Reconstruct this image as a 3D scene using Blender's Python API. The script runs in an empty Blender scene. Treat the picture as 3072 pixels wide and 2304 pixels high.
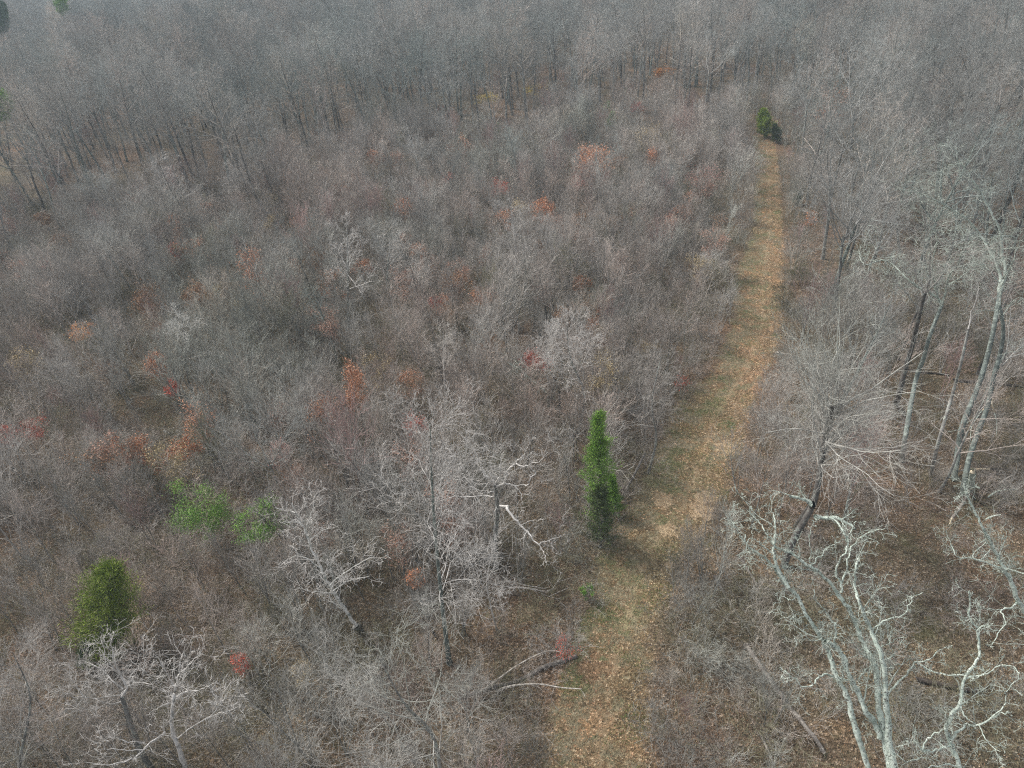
import bpy, math, random
import numpy as np
from mathutils import Matrix, Vector

# ------------------------------------------------------------------ camera, sky, sun, exposure
SC = bpy.context.scene
COL = SC.collection
W_SRC, H_SRC, F = 3072.0, 2304.0, 2126.0
CAM_Z, PITCH, ROLL = 38.0, 35.0, -4.5
cam_d = bpy.data.cameras.new('camera')
cam = bpy.data.objects.new('camera', cam_d)
COL.objects.link(cam)
cam_d.sensor_width = 36.0
cam_d.lens = 36.0 * F / W_SRC
cam_d.clip_start = 0.5
cam_d.clip_end = 4000.0
R_CAM = Matrix.Rotation(math.radians(90 - PITCH), 4, 'X') @ Matrix.Rotation(math.radians(ROLL), 4, 'Z')
cam.matrix_world = Matrix.Translation((0, 0, CAM_Z)) @ R_CAM
SC.camera = cam

SUN_EL, SUN_AZ = 48.0, 305.0           # azimuth clockwise from +Y: the soft light comes from the upper left
world = bpy.data.worlds.new('World')
SC.world = world
world.use_nodes = True
nt = world.node_tree
nt.nodes.clear()
sky = nt.nodes.new('ShaderNodeTexSky')
sky.sky_type = 'NISHITA'
sky.sun_disc = False
sky.sun_elevation = math.radians(SUN_EL)
sky.sun_rotation = math.radians(SUN_AZ)
sky.air_density = 1.0
sky.dust_density = 4.0
sky.ozone_density = 1.0
bg = nt.nodes.new('ShaderNodeBackground')
bg.inputs['Strength'].default_value = 0.135
wo = nt.nodes.new('ShaderNodeOutputWorld')
hs = nt.nodes.new('ShaderNodeHueSaturation')      # thin overcast: the blue of the sky is mostly washed out
hs.inputs['Saturation'].default_value = 0.30
nt.links.new(sky.outputs[0], hs.inputs['Color'])
nt.links.new(hs.outputs[0], bg.inputs['Color'])
nt.links.new(bg.outputs[0], wo.inputs['Surface'])
sun_d = bpy.data.lights.new('sun', 'SUN')
sun_d.energy = 2.0
sun_d.angle = math.radians(14)
sun_d.color = (1.0, 0.95, 0.88)
sun = bpy.data.objects.new('sun', sun_d)
COL.objects.link(sun)
az, el = math.radians(SUN_AZ), math.radians(SUN_EL)
sdir = Vector((math.sin(az) * math.cos(el), math.cos(az) * math.cos(el), math.sin(el)))
sun.rotation_euler = (-sdir).to_track_quat('-Z', 'Y').to_euler()
sun.location = (0, 0, 80)
SC.view_settings.view_transform = 'Standard'
SC.view_settings.look = 'None'
SC.view_settings.gamma = 1.0
SC.view_settings.exposure = 0.72
SC.cycles.sample_clamp_indirect = 1.5
SC.cycles.sample_clamp_direct = 6.0
SC.cycles.max_bounces = 5
SC.cycles.diffuse_bounces = 3
SC.cycles.glossy_bounces = 1
SC.cycles.transmission_bounces = 2
SC.cycles.volume_bounces = 1
SC.cycles.transparent_max_bounces = 4
SC.cycles.filter_width = 1.2
SC.cycles.use_denoising = False
SC.cycles.denoiser = 'OPENIMAGEDENOISE'
SC.cycles.denoising_input_passes = 'RGB_ALBEDO_NORMAL'
SC.cycles.denoising_prefilter = 'ACCURATE'

HAZE = 0.00052
RNG = np.random.default_rng(11)
random.seed(5)

# ------------------------------------------------------------------ terrain and pixel helpers
R3 = np.array(R_CAM.to_3x3())


def hz(x, y):
    x = np.asarray(x, float); y = np.asarray(y, float)
    h = 0.9 * np.sin(x / 41.0 + 0.6) * np.cos(y / 57.0) + 0.35 * np.sin(x / 17.0 + y / 23.0)
    lf = np.maximum(0, -x - 45.0)
    h = h - 0.035 * lf * np.clip(lf / 40, 0, 1)
    rt = np.maximum(0, x - 60.0)
    h = h + 0.02 * rt * np.clip(rt / 40, 0, 1)
    return h


def hz1(x, y):
    return float(hz(x, y))


def ray(px, py):
    v = R3 @ np.array([(px - W_SRC / 2) / F, -(py - H_SRC / 2) / F, -1.0])
    return v


def at(px, py, h=0.0):
    """world point on the ray of a photo pixel, h metres above the ground"""
    v = ray(px, py)
    z = h
    for _ in range(6):
        t = (z - CAM_Z) / v[2]
        x, y = v[0] * t, v[1] * t
        z = hz1(x, y) + h
    t = (z - CAM_Z) / v[2]
    return np.array([v[0] * t, v[1] * t, z])


def proj(x, y, z):
    p = np.stack([np.asarray(x, float), np.asarray(y, float), np.asarray(z, float) - CAM_Z], -1)
    c = p @ R3
    w = -c[..., 2]
    w = np.where(w < 0.1, 0.1, w)
    return W_SRC / 2 + F * c[..., 0] / w, H_SRC / 2 - F * c[..., 1] / w, w


def top_of(base, px, py):
    """point on the ray of a pixel that is nearest to the vertical above base"""
    v = ray(px, py)
    a = v[0] ** 2 + v[1] ** 2
    t = (v[0] * base[0] + v[1] * base[1]) / a
    return np.array([v[0] * t, v[1] * t, CAM_Z + v[2] * t])


# ------------------------------------------------------------------ materials
def new_mat(name):
    m = bpy.data.materials.new(name)
    m.use_nodes = True
    m.node_tree.nodes.clear()
    return m, m.node_tree


def N(nt, t, **kw):
    n = nt.nodes.new(t)
    for k, v in kw.items():
        setattr(n, k, v)
    return n


def link(nt, a, b):
    nt.links.new(a, b)


def mixc(nt, fac, a, b, mode='MIX'):
    n = N(nt, 'ShaderNodeMix', data_type='RGBA', blend_type=mode)
    for s, v in ((0, fac), (6, a), (7, b)):
        if isinstance(v, (int, float)):
            n.inputs[s].default_value = v
        elif isinstance(v, tuple):
            n.inputs[s].default_value = (*v, 1.0)
        else:
            link(nt, v, n.inputs[s])
    return n.outputs[2]


def ramp(nt, fac, stops, interp='LINEAR'):
    n = N(nt, 'ShaderNodeValToRGB')
    cr = n.color_ramp
    cr.interpolation = interp
    while len(cr.elements) < len(stops):
        cr.elements.new(0.5)
    for e, (p, c) in zip(cr.elements, stops):
        e.position = p
        e.color = (*c, 1.0) if isinstance(c, tuple) else (c, c, c, 1.0)
    link(nt, fac, n.inputs[0])
    return n.outputs[0]


def noise(nt, vec, scale, detail=3.0, rough=0.55):
    n = N(nt, 'ShaderNodeTexNoise')
    n.inputs['Scale'].default_value = scale
    n.inputs['Detail'].default_value = detail
    n.inputs['Roughness'].default_value = rough
    if vec is not None:
        link(nt, vec, n.inputs['Vector'])
    return n.outputs[0]


def finish(nt, col, rough=0.9, bump=None, bump_d=0.02, spec=0.15):
    b = N(nt, 'ShaderNodeBsdfPrincipled')
    if isinstance(col, tuple):
        b.inputs['Base Color'].default_value = (*col, 1)
    else:
        link(nt, col, b.inputs['Base Color'])
    b.inputs['Roughness'].default_value = rough
    b.inputs['Specular IOR Level'].default_value = spec
    if bump is not None:
        bn = N(nt, 'ShaderNodeBump')
        bn.inputs['Strength'].default_value = 1.0
        bn.inputs['Distance'].default_value = bump_d
        link(nt, bump, bn.inputs['Height'])
        link(nt, bn.outputs[0], b.inputs['Normal'])
    o = N(nt, 'ShaderNodeOutputMaterial')
    link(nt, b.outputs[0], o.inputs['Surface'])


def bark_mat(name, a, b, c=None, scale=3.0, vary=0.35, patch=None, spots=0.6):
    """bark or twig: a-b mottled, spots of c; each tree a little lighter or darker; patch = tint of whole stands of trees"""
    m, nt = new_mat(name)
    tc = N(nt, 'ShaderNodeTexCoord')
    n1 = noise(nt, tc.outputs['Object'], scale, 3)
    col = mixc(nt, ramp(nt, n1, [(0.38, 0.0), (0.62, 1.0)]), a, b)
    if c is not None:
        n2 = noise(nt, tc.outputs['Object'], scale * 2.3, 2)
        col = mixc(nt, ramp(nt, n2, [(spots - 0.06, 0.0), (spots + 0.04, 1.0)]), col, c)
    if patch is not None:
        geo = N(nt, 'ShaderNodeNewGeometry')
        pn = noise(nt, geo.outputs['Position'], 0.045, 2)
        pcol = ramp(nt, pn, [(0.36, patch[0]), (0.5, (1, 1, 1)), (0.64, patch[1])])
        col = mixc(nt, 1.0, col, pcol, 'MULTIPLY')
    oi = N(nt, 'ShaderNodeObjectInfo')
    rv = ramp(nt, oi.outputs['Random'], [(0.0, 1 - vary), (0.5, 1.0), (1.0, 1 + vary)])
    col = mixc(nt, 1.0, col, rv, 'MULTIPLY')
    finish(nt, col, 0.9)
    return m


def leaf_mat(name, cols, vary=0.2, trans=True):
    m, nt = new_mat(name)
    geo = N(nt, 'ShaderNodeNewGeometry')
    k = len(cols)
    stops = [((i + 0.0) / max(1, k - 1), c) for i, c in enumerate(cols)]
    col = ramp(nt, geo.outputs['Random Per Island'], stops)
    oi = N(nt, 'ShaderNodeObjectInfo')
    rv = ramp(nt, oi.outputs['Random'], [(0.0, 1 - vary), (1.0, 1 + vary)])
    col = mixc(nt, 1.0, col, rv, 'MULTIPLY')
    finish(nt, col, 0.75, spec=0.2)
    return m


M = {}
M['twig'] = bark_mat('grey_twigs', (0.295, 0.28, 0.26), (0.45, 0.435, 0.405), None, 1.2, 0.34,
                     ((1.05, 0.98, 0.94), (0.86, 0.92, 0.88)))
M['twig_brown'] = bark_mat('brown_twigs', (0.315, 0.275, 0.245), (0.465, 0.415, 0.375), None, 1.2, 0.32,
                           ((1.06, 0.97, 0.93), (0.92, 0.96, 0.91)))
M['twig_cool'] = bark_mat('cool_grey_twigs', (0.20, 0.21, 0.20), (0.33, 0.345, 0.33), None, 1.2, 0.42,
                          ((1.12, 1.0, 0.94), (0.84, 0.92, 0.91)))
M['twig_pale2'] = bark_mat('pale_grey_limbs', (0.25, 0.25, 0.235), (0.42, 0.42, 0.40), None, 1.2, 0.3)
M['twig_pink'] = bark_mat('pinkish_budding_twigs', (0.32, 0.22, 0.20), (0.40, 0.29, 0.27), None, 1.2, 0.2)
M['twig_olive'] = bark_mat('olive_twigs', (0.17, 0.16, 0.10), (0.26, 0.25, 0.17), None, 1.2, 0.2)
M['twig_pale'] = bark_mat('pale_branches', (0.48, 0.46, 0.43), (0.64, 0.62, 0.59), (0.30, 0.29, 0.27), 1.5, 0.15)
M['bark_dark'] = bark_mat('dark_bark', (0.060, 0.055, 0.050), (0.13, 0.12, 0.11), (0.19, 0.20, 0.18), 1.6, 0.3)
M['bark_grey'] = bark_mat('grey_bark', (0.14, 0.135, 0.125), (0.25, 0.25, 0.235), (0.33, 0.36, 0.32), 1.6, 0.3)
M['bark_green'] = bark_mat('grey_green_bark', (0.10, 0.115, 0.105), (0.19, 0.22, 0.20), (0.30, 0.345, 0.31), 2.2, 0.15)
M['bark_white'] = bark_mat('white_bark', (0.52, 0.51, 0.47), (0.70, 0.69, 0.65), (0.24, 0.25, 0.22), 1.6, 0.1, spots=0.63)
M['lichen'] = bark_mat('lichen_covered_bark', (0.38, 0.45, 0.39), (0.62, 0.69, 0.61), (0.13, 0.125, 0.11), 5.5, 0.05, spots=0.60)
M['lichen_twig'] = bark_mat('lichen_covered_twigs', (0.32, 0.37, 0.32), (0.50, 0.56, 0.50), (0.20, 0.19, 0.17), 4.0, 0.05)
M['log'] = bark_mat('fallen_log_bark', (0.10, 0.088, 0.078), (0.21, 0.19, 0.17), (0.30, 0.28, 0.25), 2.5, 0.2)
M['log_dark'] = bark_mat('dark_wet_log_bark', (0.035, 0.030, 0.026), (0.085, 0.07, 0.06), None, 2.5, 0.2)
M['log_pale'] = bark_mat('weathered_pale_wood', (0.34, 0.31, 0.27), (0.52, 0.49, 0.44), (0.20, 0.18, 0.16), 2.5, 0.1)
M['split'] = bark_mat('fresh_split_wood', (0.62, 0.50, 0.34), (0.78, 0.70, 0.54), None, 4.0, 0.05)
M['cedar'] = leaf_mat('cedar_sprays', [(0.07, 0.13, 0.025), (0.15, 0.30, 0.04), (0.22, 0.40, 0.06), (0.32, 0.47, 0.11)])
M['cedar_dark'] = leaf_mat('dark_cedar_sprays', [(0.03, 0.065, 0.026), (0.05, 0.10, 0.036), (0.08, 0.15, 0.055)])
M['cedar_olive'] = leaf_mat('olive_cedar_sprays', [(0.045, 0.06, 0.025), (0.08, 0.11, 0.04), (0.12, 0.17, 0.055)])
M['cedar_yellow'] = leaf_mat('yellow_green_cedar_sprays', [(0.10, 0.14, 0.025), (0.20, 0.29, 0.035), (0.27, 0.36, 0.055), (0.34, 0.40, 0.10)])
M['leaf_green'] = leaf_mat('green_leaves', [(0.05, 0.12, 0.02), (0.11, 0.24, 0.035), (0.17, 0.32, 0.055), (0.26, 0.40, 0.09)])
M['leaf_russet'] = leaf_mat('russet_leaves', [(0.22, 0.085, 0.045), (0.40, 0.17, 0.085), (0.58, 0.30, 0.17)])
M['leaf_copper'] = leaf_mat('copper_leaves', [(0.33, 0.135, 0.065), (0.52, 0.25, 0.14), (0.66, 0.40, 0.27)])
M['leaf_brown'] = leaf_mat('brown_leaves', [(0.14, 0.075, 0.04), (0.23, 0.125, 0.065), (0.33, 0.20, 0.11)])
M['leaf_tan'] = leaf_mat('tan_leaves', [(0.25, 0.19, 0.10), (0.38, 0.30, 0.17), (0.48, 0.40, 0.25)])
M['leaf_red'] = leaf_mat('red_leaves', [(0.34, 0.06, 0.04), (0.56, 0.11, 0.07), (0.62, 0.20, 0.13)])
M['leaf_orange'] = leaf_mat('orange_leaves', [(0.44, 0.15, 0.04), (0.62, 0.27, 0.08), (0.65, 0.38, 0.14)])
M['leaf_yellow'] = leaf_mat('yellow_leaves', [(0.36, 0.29, 0.06), (0.52, 0.42, 0.10), (0.55, 0.40, 0.15)])
M['leaf_salmon'] = leaf_mat('faded_salmon_leaves', [(0.26, 0.15, 0.11), (0.40, 0.24, 0.18), (0.50, 0.33, 0.25)])
M['leaf_olive'] = leaf_mat('dark_olive_leaves', [(0.045, 0.045, 0.022), (0.085, 0.085, 0.04), (0.13, 0.12, 0.06)])
M['leaf_pink'] = leaf_mat('pink_buds', [(0.42, 0.20, 0.17), (0.55, 0.30, 0.26)])


def litter_nodes(nt):
    """leaf litter by place: cells the size of single leaves, broad damp and dry areas; returns colour and height"""
    geo = N(nt, 'ShaderNodeNewGeometry')
    pos = geo.outputs['Position']
    v1 = N(nt, 'ShaderNodeTexVoronoi'); v1.inputs['Scale'].default_value = 11.0
    link(nt, pos, v1.inputs['Vector'])
    sep = N(nt, 'ShaderNodeSeparateColor'); link(nt, v1.outputs['Color'], sep.inputs[0])
    c1 = ramp(nt, sep.outputs[0], [(0.0, (0.035, 0.028, 0.019)), (0.3, (0.085, 0.064, 0.043)), (0.6, (0.14, 0.106, 0.074)),
                                   (0.8, (0.19, 0.140, 0.10)), (0.93, (0.29, 0.225, 0.17)), (1.0, (0.50, 0.43, 0.36))])
    v2 = N(nt, 'ShaderNodeTexVoronoi'); v2.inputs['Scale'].default_value = 5.5
    link(nt, pos, v2.inputs['Vector'])
    sep2 = N(nt, 'ShaderNodeSeparateColor'); link(nt, v2.outputs['Color'], sep2.inputs[0])
    c2 = ramp(nt, sep2.outputs[1], [(0.0, (0.05, 0.040, 0.03)), (0.6, (0.115, 0.087, 0.062)), (1.0, (0.19, 0.14, 0.10))])
    col = mixc(nt, 0.3, c1, c2)
    n1 = noise(nt, pos, 0.35, 4, 0.6)
    col = mixc(nt, 1.0, col, ramp(nt, n1, [(0.3, (0.62, 0.66, 0.62)), (0.5, (1, 1, 1)), (0.7, (1.22, 1.10, 1.0))]), 'MULTIPLY')
    n2 = noise(nt, pos, 0.06, 2)
    col = mixc(nt, 1.0, col, ramp(nt, n2, [(0.35, (0.85, 0.92, 0.85)), (0.65, (1.12, 1.0, 0.94))]), 'MULTIPLY')
    # moss
    n3 = noise(nt, pos, 0.22, 4, 0.65)
    col = mixc(nt, ramp(nt, n3, [(0.62, 0.0), (0.72, 0.45)]), col, (0.09, 0.095, 0.035))
    return pos, col, v1.outputs['Distance'], sep


def ground_mat():
    m, nt = new_mat('leaf_litter_floor')
    pos, col, h, _ = litter_nodes(nt)
    finish(nt, col, 0.95, bump=h, bump_d=0.08)
    return m


def track_mat(spots):
    m, nt = new_mat('grassy_leaf_strewn_track')
    pos, lit, h, sep = litter_nodes(nt)
    uv = N(nt, 'ShaderNodeUVMap', uv_map='UVMap')
    su = N(nt, 'ShaderNodeSeparateXYZ'); link(nt, uv.outputs[0], su.inputs[0])
    u = su.outputs[0]          # -1 .. 1 across
    # dry grass and its green tufts
    ng = noise(nt, pos, 5.0, 4, 0.7)
    gt = ramp(nt, ng, [(0.3, (0.075, 0.064, 0.040)), (0.5, (0.17, 0.145, 0.09)), (0.7, (0.31, 0.265, 0.18))])
    gg = ramp(nt, ng, [(0.3, (0.05, 0.062, 0.026)), (0.55, (0.11, 0.125, 0.050)), (0.75, (0.22, 0.225, 0.10))])
    nb = noise(nt, pos, 0.45, 4, 0.65)
    grass = mixc(nt, ramp(nt, nb, [(0.47, 0.0), (0.60, 0.7)]), gt, gg)
    # brighter dry leaves lying on the track
    bright = mixc(nt, 1.0, lit, (1.55, 1.50, 1.30), 'MULTIPLY')
    nl = noise(nt, pos, 0.6, 5, 0.7)
    bias = N(nt, 'ShaderNodeMath', operation='MULTIPLY_ADD'); link(nt, u, bias.inputs[0]); bias.inputs[1].default_value = 0.07; link(nt, nl, bias.inputs[2])
    base = mixc(nt, ramp(nt, bias.outputs[0], [(0.44, 0.0), (0.53, 1.0)]), grass, bright)
    # bare soil
    def madd(a, b, op='ADD'):
        n = N(nt, 'ShaderNodeMath', operation=op)
        for i, v in ((0, a), (1, b)):
            if isinstance(v, (int, float)):
                n.inputs[i].default_value = v
            else:
                link(nt, v, n.inputs[i])
        return n.outputs[0]
    soilmask = None
    nz = noise(nt, pos, 1.6, 4, 0.6)
    for (x, y, r) in spots:
        d = N(nt, 'ShaderNodeVectorMath', operation='DISTANCE')
        fl = N(nt, 'ShaderNodeCombineXYZ')
        sx = N(nt, 'ShaderNodeSeparateXYZ'); link(nt, pos, sx.inputs[0])
        link(nt, sx.outputs[0], fl.inputs[0]); link(nt, sx.outputs[1], fl.inputs[1])
        link(nt, fl.outputs[0], d.inputs[0]); d.inputs[1].default_value = (x, y, 0)
        q = madd(1.0, madd(d.outputs['Value'], r, 'DIVIDE'), 'SUBTRACT')
        soilmask = q if soilmask is None else madd(soilmask, q, 'MAXIMUM')
    sm = madd(soilmask, madd(madd(nz, 0.5, 'SUBTRACT'), 2.2, 'MULTIPLY'))
    soil = ramp(nt, noise(nt, pos, 3.5, 3), [(0.3, (0.28, 0.20, 0.12)), (0.7, (0.48, 0.37, 0.24))])
    base = mixc(nt, ramp(nt, sm, [(0.18, 0.0), (0.42, 0.9)]), base, soil)
    # worn wheel lines
    rut = madd(1.0, madd(madd(madd(madd(u, -0.12), 0.0, 'ADD'), 0.0), 5.0, 'MULTIPLY'), 'ADD')
    ab = N(nt, 'ShaderNodeMath', operation='ABSOLUTE'); link(nt, madd(u, -0.15), ab.inputs[0])
    wr = madd(madd(0.16, ab.outputs[0], 'SUBTRACT'), madd(madd(nz, 0.5, 'SUBTRACT'), 0.9, 'MULTIPLY'))
    base = mixc(nt, ramp(nt, wr, [(0.06, 0.0), (0.22, 0.5)]), base, (0.36, 0.27, 0.17))
    # single pale leaves everywhere
    base = mixc(nt, ramp(nt, sep.outputs[2], [(0.86, 0.0), (0.90, 0.8)]), base, mixc(nt, 1.0, lit, (1.9, 1.6, 1.4), 'MULTIPLY'))
    # edges run out into the litter
    au = N(nt, 'ShaderNodeMath', operation='ABSOLUTE'); link(nt, u, au.inputs[0])
    e = madd(au.outputs[0], madd(madd(noise(nt, pos, 0.5, 5, 0.7), 0.5, 'SUBTRACT'), 1.5, 'MULTIPLY'))
    col = mixc(nt, ramp(nt, e, [(0.82, 0.0), (1.06, 1.0)]), base, lit)
    finish(nt, col, 0.95, bump=h, bump_d=0.06)
    return m


# ------------------------------------------------------------------ mesh helpers
def mesh_from(name, verts, faces_list, mats, mat_idx=None, smooth=True):
    """faces_list: list of (k x n) int arrays (n = 3 or 4)"""
    me = bpy.data.meshes.new(name)
    verts = np.asarray(verts, np.float32)
    me.vertices.add(len(verts))
    me.vertices.foreach_set('co', verts.ravel())
    loops = np.concatenate([f.ravel() for f in faces_list]).astype(np.int32)
    tot = np.concatenate([np.full(len(f), f.shape[1]) for f in faces_list])
    st = np.concatenate([[0], np.cumsum(tot)[:-1]]).astype(np.int32)
    me.loops.add(len(loops))
    me.loops.foreach_set('vertex_index', loops)
    me.polygons.add(len(tot))
    me.polygons.foreach_set('loop_start', st)
    if mat_idx is not None:
        me.polygons.foreach_set('material_index', np.asarray(mat_idx, np.int32))
    if smooth:
        me.polygons.foreach_set('use_smooth', np.ones(len(tot), bool))
    for m in mats:
        me.materials.append(m)
    me.update(calc_edges=True)
    me.validate()
    return me


class Wood:
    """collects tapered branches (polylines with radii) and turns them into one mesh"""
    def __init__(self):
        self.b = {}

    def add(self, P, R, sides=3):          # P (M,n,3)  R (M,n)
        if len(P) == 0:
            return
        self.b.setdefault((P.shape[1], sides), []).append((P, R))

    def empty(self):
        return not self.b

    def arrays(self):
        V, Fq, off = [], [], 0
        for (n, s), items in self.b.items():
            P = np.concatenate([i[0] for i in items]); R = np.concatenate([i[1] for i in items])
            Mn = len(P)
            T = np.empty_like(P)
            T[:, 1:-1] = P[:, 2:] - P[:, :-2]
            T[:, 0] = P[:, 1] - P[:, 0]
            T[:, -1] = P[:, -1] - P[:, -2]
            T /= np.linalg.norm(T, axis=2, keepdims=True) + 1e-9
            ax = P[:, -1] - P[:, 0]
            ref = np.zeros((Mn, 3))
            ref[np.arange(Mn), np.argmin(np.abs(ax), axis=1)] = 1.0
            A = np.cross(T, ref[:, None, :]); A /= np.linalg.norm(A, axis=2, keepdims=True) + 1e-9
            B = np.cross(T, A)
            th = np.arange(s) * 2 * math.pi / s
            ring = P[:, :, None, :] + R[:, :, None, None] * (A[:, :, None, :] * np.cos(th)[None, None, :, None]
                                                            + B[:, :, None, :] * np.sin(th)[None, None, :, None])
            idx = np.arange(Mn * n * s).reshape(Mn, n, s) + off
            a = idx[:, :-1, :]; b = idx[:, 1:, :]
            f = np.stack([a, np.roll(a, -1, axis=2), np.roll(b, -1, axis=2), b], -1).reshape(-1, 4)
            V.append(ring.reshape(-1, 3)); Fq.append(f)
            off += Mn * n * s
        return np.concatenate(V), np.concatenate(Fq)

    def mesh(self, name, mat):
        V, f = self.arrays()
        return mesh_from(name, V, [f], [mat])


def unit(v):
    return v / (np.linalg.norm(v, axis=-1, keepdims=True) + 1e-9)


def walk(S, D, L, n, wig, trop, rng, gust=0.0):
    Mn = len(S)
    P = np.empty((Mn, n, 3)); P[:, 0] = S
    d = D.copy()
    st = (L / (n - 1))[:, None]
    for i in range(1, n):
        d = unit(d + rng.normal(0, wig, (Mn, 3)) + np.array([0, 0, trop]))
        P[:, i] = P[:, i - 1] + d * st
    return P


def children(P, R, L, c, t0, t1, ang, rat, rr, rng, flat=0.0):
    """c children from every branch; returns starts, directions, lengths, radii"""
    Mn, n = P.shape[:2]
    t = t0 + (t1 - t0) * (np.arange(c)[None, :] + rng.uniform(0, 1, (Mn, c))) / c
    k = np.clip((t * (n - 1)).astype(int), 0, n - 2); fr = t * (n - 1) - k
    mi = np.arange(Mn)[:, None]
    S = P[mi, k] * (1 - fr[..., None]) + P[mi, k + 1] * fr[..., None]
    Rr = R[mi, k] * (1 - fr) + R[mi, k + 1] * fr
    T = unit(P[mi, k + 1] - P[mi, k])
    ref = np.where(np.abs(T[..., 2:3]) > 0.9, np.array([1.0, 0, 0]), np.array([0, 0, 1.0]))
    A = unit(np.cross(T, ref)); B = np.cross(T, A)
    phi = (np.arange(c)[None, :] * 2.4 + rng.uniform(0, 6.28, (Mn, 1)) + rng.normal(0, 0.5, (Mn, c)))[..., None]
    th = np.radians(rng.uniform(ang[0], ang[1], (Mn, c)))[..., None]
    D = T * np.cos(th) + (A * np.cos(phi) + B * np.sin(phi)) * np.sin(th)
    tt = (t - t0) / max(1e-6, t1 - t0)
    Lc = L[:, None] * (rat[0] + (rat[1] - rat[0]) * tt) * rng.uniform(0.65, 1.25, (Mn, c))
    Rc = np.maximum(Rr * rr, 0.003)
    return S.reshape(-1, 3), D.reshape(-1, 3), Lc.ravel(), Rc.ravel()


def grow(w, S, D, L, R, spec, rng, rmin=0.0045):
    """spec: list of levels; every level draws its branches and hands children to the next. Returns the last level's points"""
    out = None
    for i, s in enumerate(spec):
        n = s.get('n', 4)
        P = walk(S, D, L, n, s.get('wig', 0.15), s.get('trop', 0.0), rng)
        tp = np.linspace(0, 1, n)[None, :]
        Rr = np.maximum(R[:, None] * (1 - tp * (1 - s.get('end', 0.25))), rmin)
        w.add(P, Rr, s.get('s', 3))
        out = P
        if 'c' in s:
            S, D, L, R = children(P, Rr, L, s['c'], s.get('t0', 0.2), s.get('t1', 1.0), s.get('ang', (25, 55)),
                                  s.get('rat', (0.6, 0.4)), s.get('rr', 0.6), rng)
    return out


def blades(pts, size, rng, droop=0.0, aspect=0.45, tri=False, dirs=None):
    """a flat leaf (quad) or needle spray (triangle) at every point"""
    n = len(pts)
    d = unit(rng.normal(0, 1, (n, 3)) + np.array([0, 0, -droop])) if dirs is None else unit(dirs)
    s = unit(np.cross(d, rng.normal(0, 1, (n, 3))))
    L = size * rng.uniform(0.6, 1.35, (n, 1))
    a = pts; m1 = pts + d * L * 0.5 + s * L * aspect * 0.5; m2 = pts + d * L * 0.5 - s * L * aspect * 0.5; e = pts + d * L
    if tri:
        V = np.stack([a + s * L * aspect * .5, a - s * L * aspect * .5, e], 1).reshape(-1, 3)
        return V, np.arange(3 * n).reshape(n, 3)
    V = np.stack([a, m1, e, m2], 1).reshape(-1, 3)
    return V, np.arange(4 * n).reshape(n, 4)


# ------------------------------------------------------------------ object helpers
def link_obj(name, data, parent=None):
    o = bpy.data.objects.new(name, data)
    COL.objects.link(o)
    if parent is not None:
        o.parent = parent
    return o


def tag(o, label=None, cat=None, group=None, kind=None):
    if label: o['label'] = label
    if cat: o['category'] = cat
    if group: o['group'] = group
    if kind: o['kind'] = kind
    return o


def thing(name, label, cat, loc=(0, 0, 0), rz=0.0, sc=1.0, group=None):
    o = link_obj(name, None)
    o.empty_display_size = 0.3
    o.location = loc
    o.rotation_euler = (0, 0, rz)
    o.scale = (sc, sc, sc)
    return tag(o, label, cat, group)


def lerp_path(pts, n):
    """smooth curve (Catmull-Rom) through points"""
    p = np.asarray(pts, float)
    q = np.vstack([2 * p[0] - p[1], p, 2 * p[-1] - p[-2]])
    out = []
    for i in range(len(p) - 1):
        p0, p1, p2, p3 = q[i], q[i + 1], q[i + 2], q[i + 3]
        for t in np.arange(n) / n:
            out.append(0.5 * ((2 * p1) + (-p0 + p2) * t + (2 * p0 - 5 * p1 + 4 * p2 - p3) * t * t + (-p0 + 3 * p1 - 3 * p2 + p3) * t ** 3))
    out.append(p[-1])
    return np.array(out)


# ------------------------------------------------------------------ the setting: ground and track
def axis(lo, hi, c0, c1, step, grow_=1.12):
    a = list(np.arange(c0, c1 + step * .5, step))
    s = step
    while a[-1] < hi:
        s *= grow_; a.append(a[-1] + s)
    s = step
    while a[0] > lo:
        s *= grow_; a.insert(0, a[0] - s)
    return np.array(a)


gx = axis(-1500, 1500, -120, 120, 2.0)
gy = axis(-300, 2500, 0, 260, 2.0)
X, Y = np.meshgrid(gx, gy)
Z = hz(X, Y)
nxg, nyg = len(gx), len(gy)
idx = np.arange(nxg * nyg).reshape(nyg, nxg)
fq = np.stack([idx[:-1, :-1], idx[:-1, 1:], idx[1:, 1:], idx[1:, :-1]], -1).reshape(-1, 4)
ground = link_obj('ground', mesh_from('ground', np.stack([X, Y, Z], -1).reshape(-1, 3), [fq], [ground_mat()]))
tag(ground, 'brown leaf littered forest floor', kind='structure')

EDGE = [  # photo row, left edge, right edge of the open strip
    (2560, 1500, 1985), (2304, 1590, 1960), (2080, 1660, 1950), (1945, 1715, 1965), (1805, 1750, 2010), (1667, 1785, 2060), (1528, 1880, 2165),
    (1390, 1950, 2215), (1250, 2010, 2250), (1111, 2130, 2310), (972, 2190, 2360), (833, 2200, 2355), (695, 2250, 2352),
    (556, 2262, 2342), (470, 2262, 2335), (405, 2255, 2325)]
tl = np.array([at(l, y)[:2] for y, l, r in EDGE]); tr = np.array([at(r, y)[:2] for y, l, r in EDGE])
tl = lerp_path(tl, 12); tr = lerp_path(tr, 12)
NU = 13
us = np.linspace(-1.25, 1.25, NU)
TC = (tl + tr) / 2; TH = (tr - tl) / 2
tv = TC[:, None, :] + TH[:, None, :] * us[None, :, None]
tz = hz(tv[..., 0], tv[..., 1]) + 0.03
tz[:, 0] -= 0.06; tz[:, -1] -= 0.06
tV = np.concatenate([tv, tz[..., None]], -1)
ti = np.arange(len(TC) * NU).reshape(len(TC), NU)
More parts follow.
